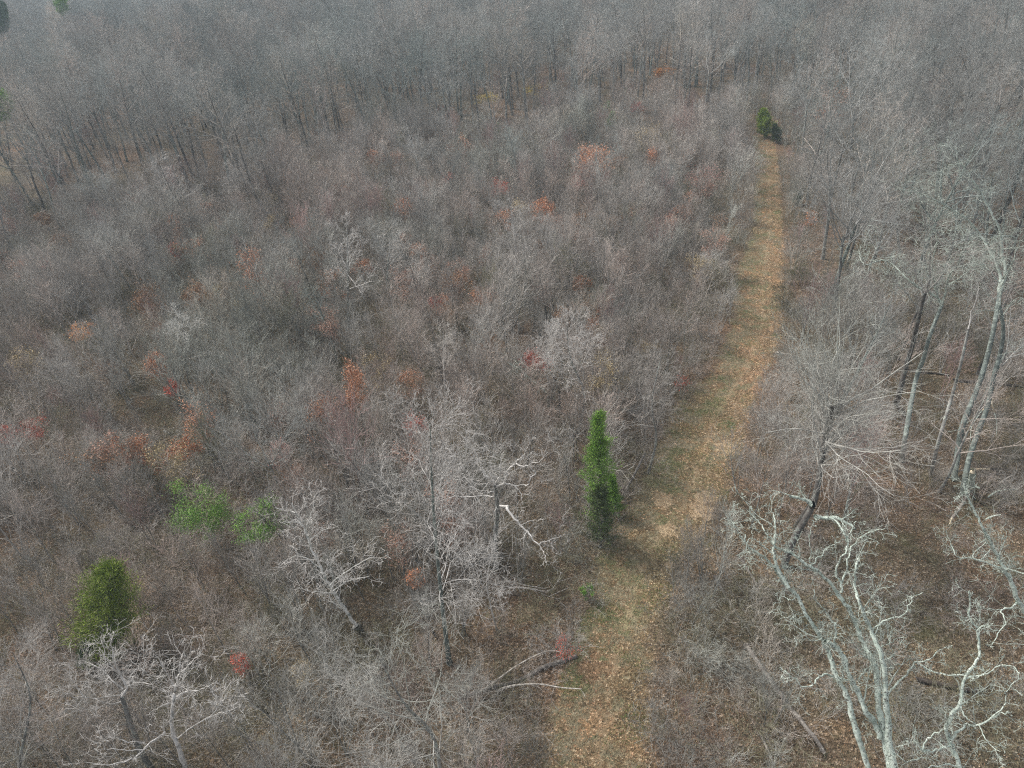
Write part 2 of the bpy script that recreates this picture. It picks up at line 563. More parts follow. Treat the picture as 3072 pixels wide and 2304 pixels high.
tf = np.stack([ti[:-1, :-1], ti[:-1, 1:], ti[1:, 1:], ti[1:, :-1]], -1).reshape(-1, 4)
SPOTS = [(*at(2112, 1495)[:2], 1.1), (*at(2105, 1540)[:2], 1.1), (*at(2180, 1345)[:2], 1.2), (*at(2035, 1690)[:2], 1.0), (*at(2140, 1715)[:2], 1.0),
         (*at(2000, 1590)[:2], 0.9), (*at(1985, 1500)[:2], 1.0), (*at(2060, 1790)[:2], 0.9)]
tme = mesh_from('track', tV.reshape(-1, 3), [tf], [track_mat(SPOTS)])
uvl = tme.uv_layers.new(name='UVMap')
li = np.empty(len(tme.loops), np.int32); tme.loops.foreach_get('vertex_index', li)
uu = np.tile(us, len(TC)); vv = np.repeat(np.arange(len(TC)) / len(TC), NU)
uvl.data.foreach_set('uv', np.stack([uu[li], vv[li]], -1).astype(np.float32).ravel())
track = link_obj('track', tme)
tag(track, 'grassy leaf strewn woodland track running up the picture', kind='structure')


def across(x, y):
    """position across the track: -1 left edge, 1 right edge (vectorised)"""
    x = np.atleast_1d(x); y = np.atleast_1d(y)
    k = np.clip(np.searchsorted(TC[:, 1], y), 1, len(TC) - 1)
    t = np.clip((y - TC[k - 1, 1]) / (TC[k, 1] - TC[k - 1, 1] + 1e-9), 0, 1)
    cx = TC[k - 1, 0] * (1 - t) + TC[k, 0] * t
    hw = TH[k - 1, 0] * (1 - t) + TH[k, 0] * t
    u = (x - cx) / np.abs(hw)
    return np.where(y > TC[-1, 1] + 1.0, 9 * np.sign(x - cx) + 0.01, u)


# ------------------------------------------------------------------ tree prototypes
def sapling_wood(seed, h=6.0, kind=0):
    rng = np.random.default_rng(seed)
    t, c = Wood(), Wood()
    nst = [1, 2, 1, 3][kind % 4]
    S = np.zeros((nst, 3)); S[:, :2] = rng.normal(0, 0.12, (nst, 2)) * (nst > 1)
    D = unit(np.concatenate([rng.normal(0, 0.05 if nst == 1 else 0.17, (nst, 2)), np.ones((nst, 1))], 1))
    L = h * rng.uniform(0.85, 1.05, nst); R = 0.009 * L
    P = walk(S, D, L, 9, 0.05, 0.03, rng)
    tp = np.linspace(0, 1, 9)[None]
    Rr = np.maximum(R[:, None] * (1 - 0.88 * tp), 0.006)
    t.add(P, Rr, 5)
    c1 = [14, 9, 16, 7][kind % 4]
    q = rng.uniform(0.38, 0.62); lo = rng.uniform(0.10, 0.32); a0 = rng.uniform(10, 28)
    S, D, L, R = children(P, Rr, L, c1 + 2, lo, 0.99, (a0, a0 + 26), (q, 0.18), 0.62, rng)
    grow(c, S, D, L, R, [dict(n=6, wig=0.09, trop=0.13, c=5, t0=0.15, ang=(16, 42), rat=(0.66, 0.36), rr=0.65),
                         dict(n=4, wig=0.11, trop=0.10, c=3, t0=0.2, ang=(16, 42), rat=(0.62, 0.45), rr=0.75),
                         dict(n=3, wig=0.13, trop=0.03)], rng, 0.0062)
    return t, c


def mature_wood(seed, h=17.0, kind=0):
    rng = np.random.default_rng(seed)
    t, c = Wood(), Wood()
    S = np.zeros((1, 3)); D = unit(np.array([[rng.normal(0, .05), rng.normal(0, .05), 1.0]]))
    L = np.array([h * (0.95 if kind % 2 == 0 else 0.55)]); R = np.array([0.0115 * h])
    n = 11
    P = walk(S, D, L, n, 0.045, 0.03, rng)
    tp = np.linspace(0, 1, n)[None]
    Rr = R[:, None] * (1 - (0.85 if kind % 2 == 0 else 0.35) * tp)
    Rr[:, 0] *= 1.25
    t.add(P, Rr, 7)
    if kind % 2 == 0:
        S, D, L1, R1 = children(P, Rr, np.array([h]), 15, 0.38, 0.99, (30, 62), (0.36, 0.14), 0.6, rng)
    else:            # broad crown of a few rising limbs
        nl = 5
        a = np.arange(nl) * 6.283 / nl + rng.uniform(0, 6)
        th = np.radians(rng.uniform(18, 52, nl))
        S = P[:, -1].repeat(nl, 0) - D * rng.uniform(0, 0.12 * h, (nl, 1))
        D = np.stack([np.cos(a) * np.sin(th), np.sin(a) * np.sin(th), np.cos(th)], -1)
        L1 = h * rng.uniform(0.34, 0.5, nl); R1 = Rr[0, -1] * rng.uniform(0.45, 0.75, nl)
        P2 = walk(S, D, L1, 7, 0.10, 0.05, rng)
        R2 = R1[:, None] * (1 - 0.8 * np.linspace(0, 1, 7)[None])
        c.add(P2, R2, 5)
        S, D, L1, R1 = children(P2, R2, L1, 8, 0.2, 1.0, (28, 60), (0.6, 0.3), 0.55, rng)
    grow(c, S, D, L1, R1, [dict(n=6, s=4, wig=0.14, trop=0.05, c=6, t0=0.2, ang=(28, 58), rat=(0.55, 0.32), rr=0.55),
                           dict(n=4, wig=0.16, trop=0.04, c=5, t0=0.15, ang=(25, 55), rat=(0.55, 0.38), rr=0.6),
                           dict(n=4, wig=0.17, trop=0.03, c=2, t0=0.2, ang=(25, 55), rat=(0.6, 0.5), rr=0.8),
                           dict(n=3, wig=0.15, trop=0.02)], rng, 0.006)
    return t, c


def brush_wood(seed, h=1.3):
    rng = np.random.default_rng(seed)
    c = Wood()
    n = 16
    S = np.zeros((n, 3)); S[:, :2] = rng.normal(0, 0.55, (n, 2))
    D = unit(np.concatenate([rng.normal(0, 0.55, (n, 2)), np.ones((n, 1))], 1))
    L = h * rng.uniform(0.6, 1.5, n); R = np.full(n, 0.010)
    grow(c, S, D, L, R, [dict(n=5, wig=0.2, trop=-0.02, c=5, t0=0.15, ang=(20, 60), rat=(0.55, 0.4), rr=0.75),
                         dict(n=4, wig=0.2, trop=0.0, c=3, t0=0.2, ang=(20, 60), rat=(0.6, 0.5), rr=0.8),
                         dict(n=3, wig=0.2)], rng, 0.0048)
    return c


TW = ['twig', 'twig', 'twig_brown', 'twig', 'twig_brown', 'twig', 'twig_brown', 'twig', 'twig_olive', 'twig_pink']
TW_WORD = ['pale grey', 'pale grey', 'brownish', 'pale grey', 'brownish', 'pale grey', 'brownish', 'pale grey', 'olive', 'pinkish']
SAP, MAT, BRU = [], [], []
for i in range(10):
    t, c = sapling_wood(100 + i, 6.0, i)
    tm = t.mesh('sapling_stem', M['bark_grey']); cm = c.mesh('sapling_branches', M[TW[i]])
    both = Wood(); both.b = {k: t.b.get(k, []) + c.b.get(k, []) for k in set(t.b) | set(c.b)}
    SAP.append((tm, cm, bpy.data.objects.new('sapling', both.mesh('sapling', M[TW[i]]))))
for i in range(8):
    t, c = mature_wood(200 + i, 17.0, i)
    bm_ = M['bark_dark'] if i % 3 == 0 else M['bark_grey'] if i % 3 == 1 else M['bark_green']
    tm = t.mesh('tree_trunk', bm_); cw = [M['twig_brown'], M['twig_pale2'], M['twig_cool'], M['twig_cool']][i % 4]
    cm = c.mesh('tree_crown', cw)
    Vt, Ft = t.arrays(); Vc, Fc = c.arrays()
    mi = np.concatenate([np.zeros(len(Ft), int), np.ones(len(Fc), int)])
    me = mesh_from('tall_tree', np.concatenate([Vt, Vc]), [np.concatenate([Ft, Fc + len(Vt)])], [bm_, cw], mi)
    MAT.append((tm, cm, bpy.data.objects.new('tall_tree', me)))
for i in range(5):
    BRU.append(bpy.data.objects.new('brush', brush_wood(300 + i).mesh('brush', M[['twig', 'twig_brown', 'twig', 'twig_olive', 'twig_olive'][i]])))


def stuff_scatter(name, label, protos, pts, rz, sc, var):
    """ONE object that carries many copies of a few shapes (geometry nodes)"""
    me = bpy.data.meshes.new(name)
    me.vertices.add(len(pts)); me.vertices.foreach_set('co', np.asarray(pts, np.float32).ravel())
    rot = np.zeros((len(pts), 3), np.float32); rot[:, 2] = rz
    rot[:, 0] = RNG.normal(0, 0.05, len(pts)); rot[:, 1] = RNG.normal(0, 0.05, len(pts))
    a = me.attributes.new('rot', 'FLOAT_VECTOR', 'POINT'); a.data.foreach_set('vector', rot.ravel())
    a = me.attributes.new('scl', 'FLOAT', 'POINT'); a.data.foreach_set('value', np.asarray(sc, np.float32))
    a = me.attributes.new('var', 'INT', 'POINT'); a.data.foreach_set('value', np.asarray(var, np.int32))
    me.update()
    o = link_obj(name, me)
    ng = bpy.data.node_groups.new(name, 'GeometryNodeTree')
    ng.interface.new_socket('Geometry', in_out='INPUT', socket_type='NodeSocketGeometry')
    ng.interface.new_socket('Geometry', in_out='OUTPUT', socket_type='NodeSocketGeometry')
    gi = ng.nodes.new('NodeGroupInput'); go = ng.nodes.new('NodeGroupOutput')
    join = ng.nodes.new('GeometryNodeJoinGeometry')
    def attr(nm, dt):
        n = ng.nodes.new('GeometryNodeInputNamedAttribute'); n.data_type = dt; n.inputs['Name'].default_value = nm
        return [s for s in n.outputs if s.enabled and s.name == 'Attribute'][0]
    va, ra, sa = attr('var', 'INT'), attr('rot', 'FLOAT_VECTOR'), attr('scl', 'FLOAT')
    for k, p in enumerate(protos):
        oi = ng.nodes.new('GeometryNodeObjectInfo'); oi.inputs['Object'].default_value = p
        oi.inputs['As Instance'].default_value = False
        cmpn = ng.nodes.new('FunctionNodeCompare'); cmpn.data_type = 'INT'; cmpn.operation = 'EQUAL'
        ins = [s for s in cmpn.inputs if s.enabled and s.type == 'INT']
        ng.links.new(va, ins[0]); ins[1].default_value = k
        ip = ng.nodes.new('GeometryNodeInstanceOnPoints')
        ng.links.new(gi.outputs[0], ip.inputs['Points'])
        ng.links.new(cmpn.outputs[0], ip.inputs['Selection'])
        ng.links.new(oi.outputs['Geometry'], ip.inputs['Instance'])
        ng.links.new(ra, ip.inputs['Rotation'])
        ng.links.new(sa, ip.inputs['Scale'])
        ng.links.new(ip.outputs[0], join.inputs[0])
    ng.links.new(join.outputs[0], go.inputs[0])
    md = o.modifiers.new('scatter', 'NODES'); md.node_group = ng
    tag(o, label, kind='stuff')
    return o


# ------------------------------------------------------------------ where the wood grows
KEEP = []        # photo rectangles (ground rows) left free of chance trees: x0, y0, x1, y1


def mature_zone(px, py):
    py = py + 45 * np.sin(px / 61.0 + 1.7 * np.sin(px / 143.0)) + 30 * np.sin(px / 27.0 + py / 40.0)
    px = px + 45 * np.sin(py / 37.0)
    yt = np.interp(px, [-600, 0, 600, 1000, 1400, 2000, 2400, 2420], [760, 700, 620, 500, 400, 345, 345, 3000])
    xr = np.interp(py, [0, 400, 900, 1300, 1600, 2304, 4000], [2440, 2440, 2600, 2640, 2700, 2820, 2820])
    return (py < yt) | (px > xr)


def spread(step, jit, y0, y1, half, rng):
    """jittered grid over the ground the photo sees"""
    xs, ys = [], []
    y = y0
    while y < y1:
        wmax = half(y)
        n = int(2 * wmax / step)
        x = np.linspace(-wmax, wmax, n) + rng.uniform(-jit, jit, n) * step
        xs.append(x); ys.append(y + rng.uniform(-jit, jit, n) * step)
        y += step
    return np.concatenate(xs), np.concatenate(ys)


def kept(px, py, h=0):
    k = np.ones(len(px), bool)
    for (x0, y0, x1, y1) in KEEP:
        k &= ~((px > x0) & (px < x1) & (py > y0) & (py < y1))
    for (cx, cy, hw_, dn_) in KEEP2:
        k &= ~((np.abs(px - cx) < hw_) & (py > cy + h) & (py < cy + dn_ + h) & (np.random.default_rng(3).uniform(0, 1, len(px)) < .92))
    return k


KEEP2 = []
def rotz_pts(P, o):
    return P - o


def finish_tree(name, label, cat, loc, t, c, tmat, cmat, group=None, leaves=None, lmat=None, leafname='leaves', cname='crown'):
    r = thing(name, label, cat, tuple(loc), group=group)
    if t is not None and not t.empty():
        link_obj('trunk', t.mesh('trunk', M[tmat]), r)
    if c is not None and not c.empty():
        link_obj(cname, c.mesh(cname, M[cmat]), r)
    if leaves is not None:
        V, Fc = leaves
        link_obj(leafname, mesh_from(leafname, V, [Fc], [M[lmat]], smooth=False), r)
    return r


def bare_tree(label, base, top, tmat, cmat, form='tall', seed=1, cs=0.35, spread=0.34, nb=15, bend=0.04, r0=None, mid=None,
              name='bare_tree', cat='tree', fine=1.0, wig=0.17, rs=1.0, lrr=0.42):
    """a single tree whose foot and top were read off the photograph"""
    rng = np.random.default_rng(seed)
    B = at(*base); T = top_of(B, *top)
    ax = T - B
    h = float(np.linalg.norm(ax))
    ctrl = [np.zeros(3)]
    if mid is not None:
        for m_ in mid:
            ctrl.append(top_of(B + 0.5 * ax, *m_) - B)
    else:
        for f in (0.33, 0.66):
            ctrl.append(ax * f + rng.normal(0, bend * h, 3) * np.array([1, 1, 0]))
    ctrl.append(ax)
    P = lerp_path(ctrl, 5)[None]
    n = P.shape[1]
    r = r0 if r0 else (0.0115 * h if form == 'tall' else 0.0085 * h)
    t, c = Wood(), Wood()
    R = (r * (1 - 0.86 * np.linspace(0, 1, n)))[None].copy(); R[:, 0] *= 1.25
    t.add(P, R, 8)
    S, D, L, R1 = children(P, R, np.array([h]), nb, cs, 0.99, (28, 68), (spread, spread * 0.4), lrr, rng)
    cc = [6, 5, 3]
    grow(c, S, D, L, R1, [dict(n=6, s=4, wig=wig, trop=0.05, c=cc[0], t0=0.15, ang=(28, 60), rat=(0.58, 0.34), rr=0.6),
                          dict(n=4, wig=wig, trop=0.03, c=cc[1], t0=0.15, ang=(25, 55), rat=(0.58, 0.4), rr=0.65),
                          dict(n=4, wig=wig, trop=0.02, c=cc[2], t0=0.2, ang=(25, 55), rat=(0.6, 0.5), rr=0.8),
                          dict(n=3, wig=wig)], rng, 0.0055 * rs)
    return finish_tree(name, label, cat, B, t, c, tmat, cmat)


def limb_tree(label, base, limbs, tmat, cmat, seed=1, twig=2.2, tl=1.1, name='bare_tree', cat='tree', trunk_to=None, trunk_r=0.2, rmin=0.007, twigs=None, crook=0.28):
    """limbs: (photo points, height at first, height at last, radius first, radius last) - every limb at its own height above ground"""
    rng = np.random.default_rng(seed)
    B = np.array(base, float) if len(base) == 3 else at(*base)
    t, c, tw = Wood(), Wood(), Wood()
    if trunk_to is not None:
        T = at(*trunk_to[0], trunk_to[1])
        ctrl = [np.zeros(3), (T - B) * 0.35 + rng.normal(0, .1, 3) * [1, 1, 0], (T - B) * 0.7 + rng.normal(0, .1, 3) * [1, 1, 0], T - B]
        P = lerp_path(ctrl, 4)[None]; R = np.linspace(trunk_r * 1.15, trunk_to[2], P.shape[1])[None]
        t.add(P, R, 9)
    for pts, h0, h1, r0, r1 in limbs:
        seg = np.array([np.hypot(*(np.array(pts[i + 1]) - np.array(pts[i]))) for i in range(len(pts) - 1)])
        f = np.concatenate([[0], np.cumsum(seg) / seg.sum()])
        hp = h0 + (h1 - h0) * f
        if len(pts) > 3:
            hp[1:-1] += rng.normal(0, 0.10, len(pts) - 2)
        P = np.array([at(p[0], p[1], h) for p, h in zip(pts, hp)]) - B
        P = lerp_path(P, 4)
        P[1:-1] += rng.normal(0, 0.022, P[1:-1].shape)
        R = r0 + (r1 - r0) * np.linspace(0, 1, len(P)) ** 0.8
        R = R * (0.85 if r0 < .07 else 1.18 if cmat == 'lichen' else .9) * (1 + rng.normal(0, 0.10, len(P)))
        c.add(P[None], R[None], 7)
        Ls = float(np.linalg.norm(np.diff(P, axis=0), axis=1).sum())
        k = max(2, int(Ls * twig))
        S, D, L, R1 = children(P[None], R[None], np.array([1.0]), k, 0.12, 1.0, (35, 80), (tl, tl * 0.8), 0.3, rng)
        R1 = np.minimum(R1, 0.017)
        L *= rng.uniform(0.35, 1.4, len(L))
        grow(tw, S, D, L, R1, [dict(n=6, wig=crook * .75, trop=0.05, c=4, t0=0.2, ang=(30, 75), rat=(0.6, 0.4), rr=0.65),
                               dict(n=5, wig=crook, trop=0.03, c=3, t0=0.2, ang=(30, 70), rat=(0.6, 0.5), rr=0.75),
                               dict(n=4, wig=crook)], rng, rmin)
        if r0 > .07 and cmat == 'lichen':      # side limbs of middle size
            k2 = max(2, int(Ls * .5))
            S, D, L, R1 = children(P[None], R[None], np.array([1.0]), k2, 0.15, 1.0, (22, 58), (1.9, 1.3), 0.4, rng)
            R1 = np.clip(R1, .02, .038)
            D = unit(D + np.array([0, 0, .25]))
            grow(tw, S, D, L, R1, [dict(n=8, s=5, wig=.13, trop=0.06, c=6, t0=0.2, ang=(28, 62), rat=(0.5, 0.35), rr=0.6),
                                   dict(n=5, wig=crook * .8, trop=0.03, c=4, t0=0.2, ang=(30, 65), rat=(0.6, 0.5), rr=0.7),
                                   dict(n=4, wig=crook, c=2, ang=(30, 60)), dict(n=3, wig=crook)], rng, rmin)
    r = thing(name, label, cat, tuple(B))
    if not t.empty():
        link_obj('trunk', t.mesh('trunk', M[tmat]), r)
    link_obj('limbs', c.mesh('limbs', M[cmat]), r)
    link_obj('twigs', tw.mesh('twigs', M[twigs or cmat]), r)
    return r


def off(pts, sx, ox, oy):
    return [(ox + p[0] / sx, oy + p[1] / sx) for p in pts]


def Z9(*p): return off(p, 2.011, 1972, 1479)
def Z4(*p): return off(p, 2.765, 1200, 1200)
def Z3(*p): return off(p, 1.383, 2500, 300)
def ZR(*p): return off(p, 2.86, 2300, 1100)
def ZB(*p): return off(p, 2.765, 0, 1700)
def ZC(*p): return off(p, 2.011, 1000, 1479)
def ZT(*p): return off(p, 2.011, 1972, 0)


# ---- the two big lichen covered trees in the lower right corner
b1 = at(2720, 2640)
limb_tree('big pale lichen covered tree with long forked stems, right of the bottom of the track', tuple(b1), [
    (Z9((1420, 1720), (1395, 1600), (1365, 1440), (1340, 1300), (1330, 1180), (1320, 1080), (1290, 990), (1240, 900), (1190, 780), (1150, 690), (1080, 590), (980, 480), (900, 430), (800, 360), (720, 330), (690, 290)), 7.5, 15.5, .135, .035),
    (Z9((690, 290), (650, 240), (620, 180), (570, 130), (545, 60), (500, 20)), 15.5, 16.8, .04, .012),
    (Z9((1440, 1740), (1400, 1500), (1385, 1300), (1365, 1050), (1330, 930), (1290, 830), (1250, 740), (1210, 650), (1190, 560), (1190, 470), (1210, 395)), 7.5, 15.5, .12, .03),
    (Z9((1300, 1790), (1270, 1659), (1200, 1440), (1140, 1220), (1080, 1100), (1030, 960), (1000, 890), (920, 770), (840, 620), (780, 560), (740, 500), (690, 430), (620, 370), (560, 340), (530, 290), (530, 250)), 7.0, 16.0, .115, .02),
    (Z9((1340, 1480), (1300, 1370), (1250, 1300), (1200, 1180), (1150, 1080), (1110, 970), (1060, 920), (1010, 890)), 8.6, 12.3, .10, .07),
    (Z9((1075, 940), (1070, 870), (1080, 800), (1050, 760), (1000, 700), (955, 640), (945, 580)), 11.6, 14.0, .05, .018),
    (Z9((790, 570), (740, 480), (710, 400), (700, 340), (710, 270), (710, 200), (700, 120)), 14.2, 16.5, .075, .015),
    (Z9((690, 360), (650, 330), (600, 290), (560, 270), (530, 310)), 15.4, 16.3, .035, .012),
    (Z9((1110, 600), (1110, 545), (1075, 490), (1100, 400), (1140, 350), (1150, 270), (1180, 200), (1200, 170)), 13.6, 16.2, .06, .018),
    (Z9((1110, 545), (1140, 480), (1150, 400), (1170, 330), (1230, 270), (1290, 235), (1380, 210)), 13.8, 16.2, .05, .014),
    (Z9((1150, 300), (1120, 230), (1080, 170), (1030, 150), (960, 150)), 15.2, 16.4, .04, .03),
    (Z9((930, 440), (960, 400), (1000, 365), (1040, 320), (1100, 300)), 14.3, 15.4, .035, .015),
    (Z9((920, 420), (925, 350), (915, 280), (925, 220)), 14.4, 15.8, .03, .010),
    (Z9((850, 400), (860, 340), (840, 270), (820, 210)), 14.6, 15.8, .03, .010),
    (Z9((1150, 1130), (1080, 1110), (1000, 1095), (960, 1130), (930, 1160), (880, 1170), (840, 1130), (800, 1095), (740, 1050)), 10.0, 11.6, .055, .016),
    (Z9((1380, 1230), (1440, 1150), (1500, 1100), (1560, 1025), (1620, 1010), (1700, 960), (1780, 920)), 10.0, 12.6, .055, .014),
    (Z9((1560, 1020), (1640, 1070), (1730, 1095), (1850, 1105), (1950, 1110), (2010, 1050)), 11.0, 12.3, .04, .014),
    (Z9((1300, 830), (1340, 790), (1400, 755), (1480, 740), (1510, 700), (1545, 640), (1600, 600)), 12.4, 14.8, .045, .014),
    (Z9((1350, 930), (1400, 910), (1440, 880), (1500, 870)), 11.6, 12.6, .03, .012),
    (Z9((1370, 1010), (1420, 980), (1400, 910), (1390, 850)), 11.0, 12.4, .03, .012),
    (Z9((1220, 1130), (1230, 1100), (1270, 1060), (1300, 1040)), 10.0, 11.0, .045, .02),
    (Z9((990, 880), (930, 890), (890, 850), (880, 820)), 12.2, 12.8, .025, .012),
    (Z9((850, 630), (800, 650), (760, 620), (740, 640)), 13.8, 14.2, .022, .010),
    (Z9((890, 740), (840, 760), (790, 745)), 13.0, 13.3, .02, .010),
], 'lichen', 'lichen', seed=21, twig=2.4, tl=0.66, name='lichen_covered_tree', trunk_to=(Z9((1420, 1720))[0], 7.5, .17), trunk_r=.24, twigs='lichen_twig')

b2 = at(3030, 2760)
limb_tree('pale lichen covered tree with crooked branches in the bottom right corner', tuple(b2), [
    (Z9((1900, 1850), (1860, 1750), (1820, 1650), (1790, 1560), (1760, 1480), (1740, 1420), (1780, 1330), (1820, 1280), (1850, 1130), (1900, 1050), (1945, 960), (1925, 830), (1880, 745), (1885, 650), (1880, 590)), 6.5, 14.5, .10, .02),
    (Z9((1925, 830), (1960, 805), (2000, 800), (2030, 775)), 13.0, 13.8, .035, .012),
    (Z9((1770, 1500), (1820, 1430), (1870, 1400), (1940, 1400), (2020, 1360), (2080, 1330), (2140, 1320)), 8.7, 11.0, .065, .018),
    (Z9((1790, 1520), (1720, 1540), (1640, 1555), (1590, 1540), (1555, 1490), (1540, 1440)), 8.5, 10.2, .055, .016),
    (Z9((1600, 1545), (1620, 1500), (1680, 1450), (1740, 1420)), 9.3, 10.6, .045, .02),
    (Z9((1830, 1280), (1860, 1360), (1900, 1380), (1935, 1400)), 9.6, 9.6, .04, .02),
    (Z9((1850, 1130), (1900, 1110), (1990, 1090), (2060, 1050), (2130, 1040), (2190, 1090)), 10.8, 12.5, .04, .014),
    (Z9((1940, 1400), (1970, 1470), (2010, 1520), (2070, 1560)), 9.8, 10.6, .028, .010),
    (Z9((2020, 1350), (2100, 1260), (2110, 1190), (2170, 1130), (2180, 1080)), 10.2, 12.0, .035, .010),
    (Z9((1820, 1650), (1720, 1640), (1640, 1660), (1560, 1700)), 7.8, 8.6, .04, .015),
    (Z9((1580, 1600), (1500, 1620), (1440, 1570), (1400, 1560)), 8.5, 9.5, .03, .012),
], 'lichen', 'lichen', seed=22, twig=2.4, tl=0.75, name='lichen_covered_tree', trunk_to=(Z9((1900, 1850))[0], 6.5, .13), trunk_r=.2, twigs='lichen_twig')

b3 = at(3160, 2250)
limb_tree('pale tree leaning in from the right edge above the crooked lichen tree', tuple(b3), [
    (Z9((2330, 900), (2260, 780), (2212, 710), (2175, 640), (2130, 530), (2095, 450), (2060, 400), (2020, 310), (1960, 200), (1910, 110), (1870, 20), (1850, -60)), 7.0, 14.5, .12, .025),
    (Z9((2090, 455), (1990, 425), (1900, 392), (1810, 385), (1770, 300), (1740, 220)), 10.6, 12.8, .05, .012),
    (Z9((2095, 450), (2160, 470), (2260, 500)), 10.6, 11.4, .045, .03),
    (Z9((2180, 640), (2140, 690), (2070, 705), (2100, 770), (2060, 850), (2010, 930)), 9.0, 9.0, .06, .014),
    (Z9((2070, 705), (2010, 700), (1950, 705)), 9.0, 9.4, .025, .010),
    (Z9((1990, 290), (1900, 380), (1950, 400), (2010, 340)), 11.6, 12.2, .02, .010),
], 'lichen', 'lichen', seed=23, twig=2.6, tl=.9, name='lichen_covered_tree', trunk_to=(Z9((2330, 900))[0], 7.0, .15), trunk_r=.22, twigs='lichen_twig')

# ---- tall trees on the right with grey green stems
def stem(pts_px, base, seed, h1, r0, r1, label, limbs, tm='bark_green', cm='lichen_twig', twig=2.6, tl=1.9, **k):
    """a tall stem: its foot on the ground, its photo points rising evenly to height h1"""
    B = at(*base)
    n = len(pts_px)
    P = [B]
    for i, p in enumerate(pts_px):
        P.append(at(p[0], p[1], h1 * (i + 1) / n))
    full = [(base[0], base[1])] + list(pts_px)
    rng = np.random.default_rng(seed)
    L = lerp_path(np.array(P) - B, 4)
    t = Wood(); t.add(L[None], np.linspace(r0, r1, len(L))[None], 8)
    r = limb_tree(label, base, limbs, tm, cm, seed=seed, twig=twig, tl=tl, **k)
    link_obj('trunk', t.mesh('trunk', M[tm]), r)
    return r


stem(Z3((520, 1440), (540, 1340), (600, 1190), (640, 1060), (665, 950), (690, 800)), Z3((500, 1580))[0], 31, 11.0, .22, .14,
     'tall grey green tree near the right edge, a long limb arching up left', [
    (Z3((690, 800), (695, 740), (680, 690), (655, 640), (610, 560), (560, 500), (500, 460), (450, 430), (390, 400), (330, 378), (280, 370)), 11.0, 19.0, .15, .02),
    (Z3((690, 800), (715, 720), (700, 640), (695, 560), (665, 490), (620, 400), (570, 320), (530, 265), (490, 215), (440, 170)), 11.0, 21.5, .15, .02),
    (Z3((700, 740), (740, 690), (760, 620), (790, 560)), 12.0, 16.0, .06, .02),
    (Z3((680, 690), (650, 610), (600, 570), (540, 545), (470, 540)), 13.0, 17.0, .05, .015),
    (Z3((700, 620), (740, 615), (800, 605)), 14.5, 15.5, .04, .02),
    (Z3((530, 265), (500, 270), (460, 268)), 19.5, 20.3, .03, .012),
    (Z3((690, 760), (640, 700), (600, 680), (540, 700)), 11.8, 14.0, .05, .014)], tl=2.0)
stem(Z3((300, 1390), (340, 1170), (375, 1070), (400, 980), (450, 850)), Z3((285, 1500))[0], 32, 11.0, .20, .12,
     'tall grey green tree with a bare elbowed limb reaching left above the fan tree', [
    (Z3((450, 850), (430, 820), (390, 795), (350, 775), (310, 745), (270, 705), (220, 665), (175, 672), (130, 682), (110, 650), (115, 600)), 11.0, 15.5, .11, .014),
    (Z3((450, 850), (465, 800), (480, 730), (520, 680), (540, 600)), 11.0, 17.0, .10, .02),
    (Z3((440, 840), (420, 760), (410, 680), (430, 590), (420, 520)), 11.2, 18.0, .09, .02),
    (Z3((470, 770), (520, 740), (570, 700), (640, 650)), 12.0, 15.5, .05, .015)], tl=2.2, twig=3)
stem(Z3((560, 1500), (600, 1380), (640, 1270), (665, 1150), (695, 1040), (705, 950), (690, 850)), Z3((535, 1640))[0], 33, 12.0, .20, .11,
     'tall grey stem with a torn fork of fresh wood, near the right edge', [
    (Z3((700, 900), (740, 840), (770, 820), (800, 830)), 11.0, 13.0, .05, .015),
    (Z3((700, 880), (670, 875), (620, 872), (580, 885)), 11.4, 12.6, .04, .012),
    (Z3((690, 850), (700, 780), (720, 720), (750, 660)), 12.0, 15.5, .09, .02),
    (Z3((680, 1060), (740, 1045), (770, 1042)), 8.5, 9.4, .03, .012)], tl=1.6)
stem(Z3((270, 1230), (300, 1110), (330, 1010), (350, 920), (380, 800)), Z3((258, 1265))[0], 34, 12.5, .24, .12,
     'tall dark barked tree standing behind the grey green stems right of the fan shaped tree', [
    (Z3((380, 800), (400, 740), (400, 650), (410, 560)), 12.5, 18.0, .11, .02),
    (Z3((380, 800), (340, 720), (320, 640), (290, 600)), 12.5, 16.5, .08, .015),
    (Z3((385, 800), (450, 730), (500, 640), (560, 610)), 12.5, 17.0, .08, .015)], tm='bark_dark', cm='twig', tl=2.2)
stem(Z3((420, 1480), (450, 1370), (500, 1200), (530, 1090), (560, 950)), Z3((405, 1560))[0], 35, 11.5, .14, .08,
     'slim grey stem between the two grey green trees at the right', [
    (Z3((560, 950), (575, 880), (600, 800), (590, 730)), 11.5, 15.0, .06, .015)], tm='bark_grey', cm='twig', tl=1.6)
stem(Z3((610, 300), (640, 190), (660, 110), (690, 20)), Z3((600, 330))[0], 36, 12.0, .22, .14,
     'dark leaning stem near the right edge above the arching limb', [
    (Z3((690, 20), (700, -60), (720, -120)), 12.0, 16.0, .12, .03),
    (Z3((670, 90), (600, 95), (550, 150)), 10.0, 11.5, .06, .015)], tm='bark_dark', cm='twig', tl=2.0)
stem(Z3((700, 480), (740, 390), (770, 300), (800, 200)), Z3((660, 570))[0], 37, 12.0, .24, .15,
     'dark mottled stem close to the right edge behind the lichen tree', [
    (Z3((800, 200), (840, 120), (860, 20)), 12.0, 17.0, .12, .03)], tm='bark_dark', cm='twig', tl=2.0)

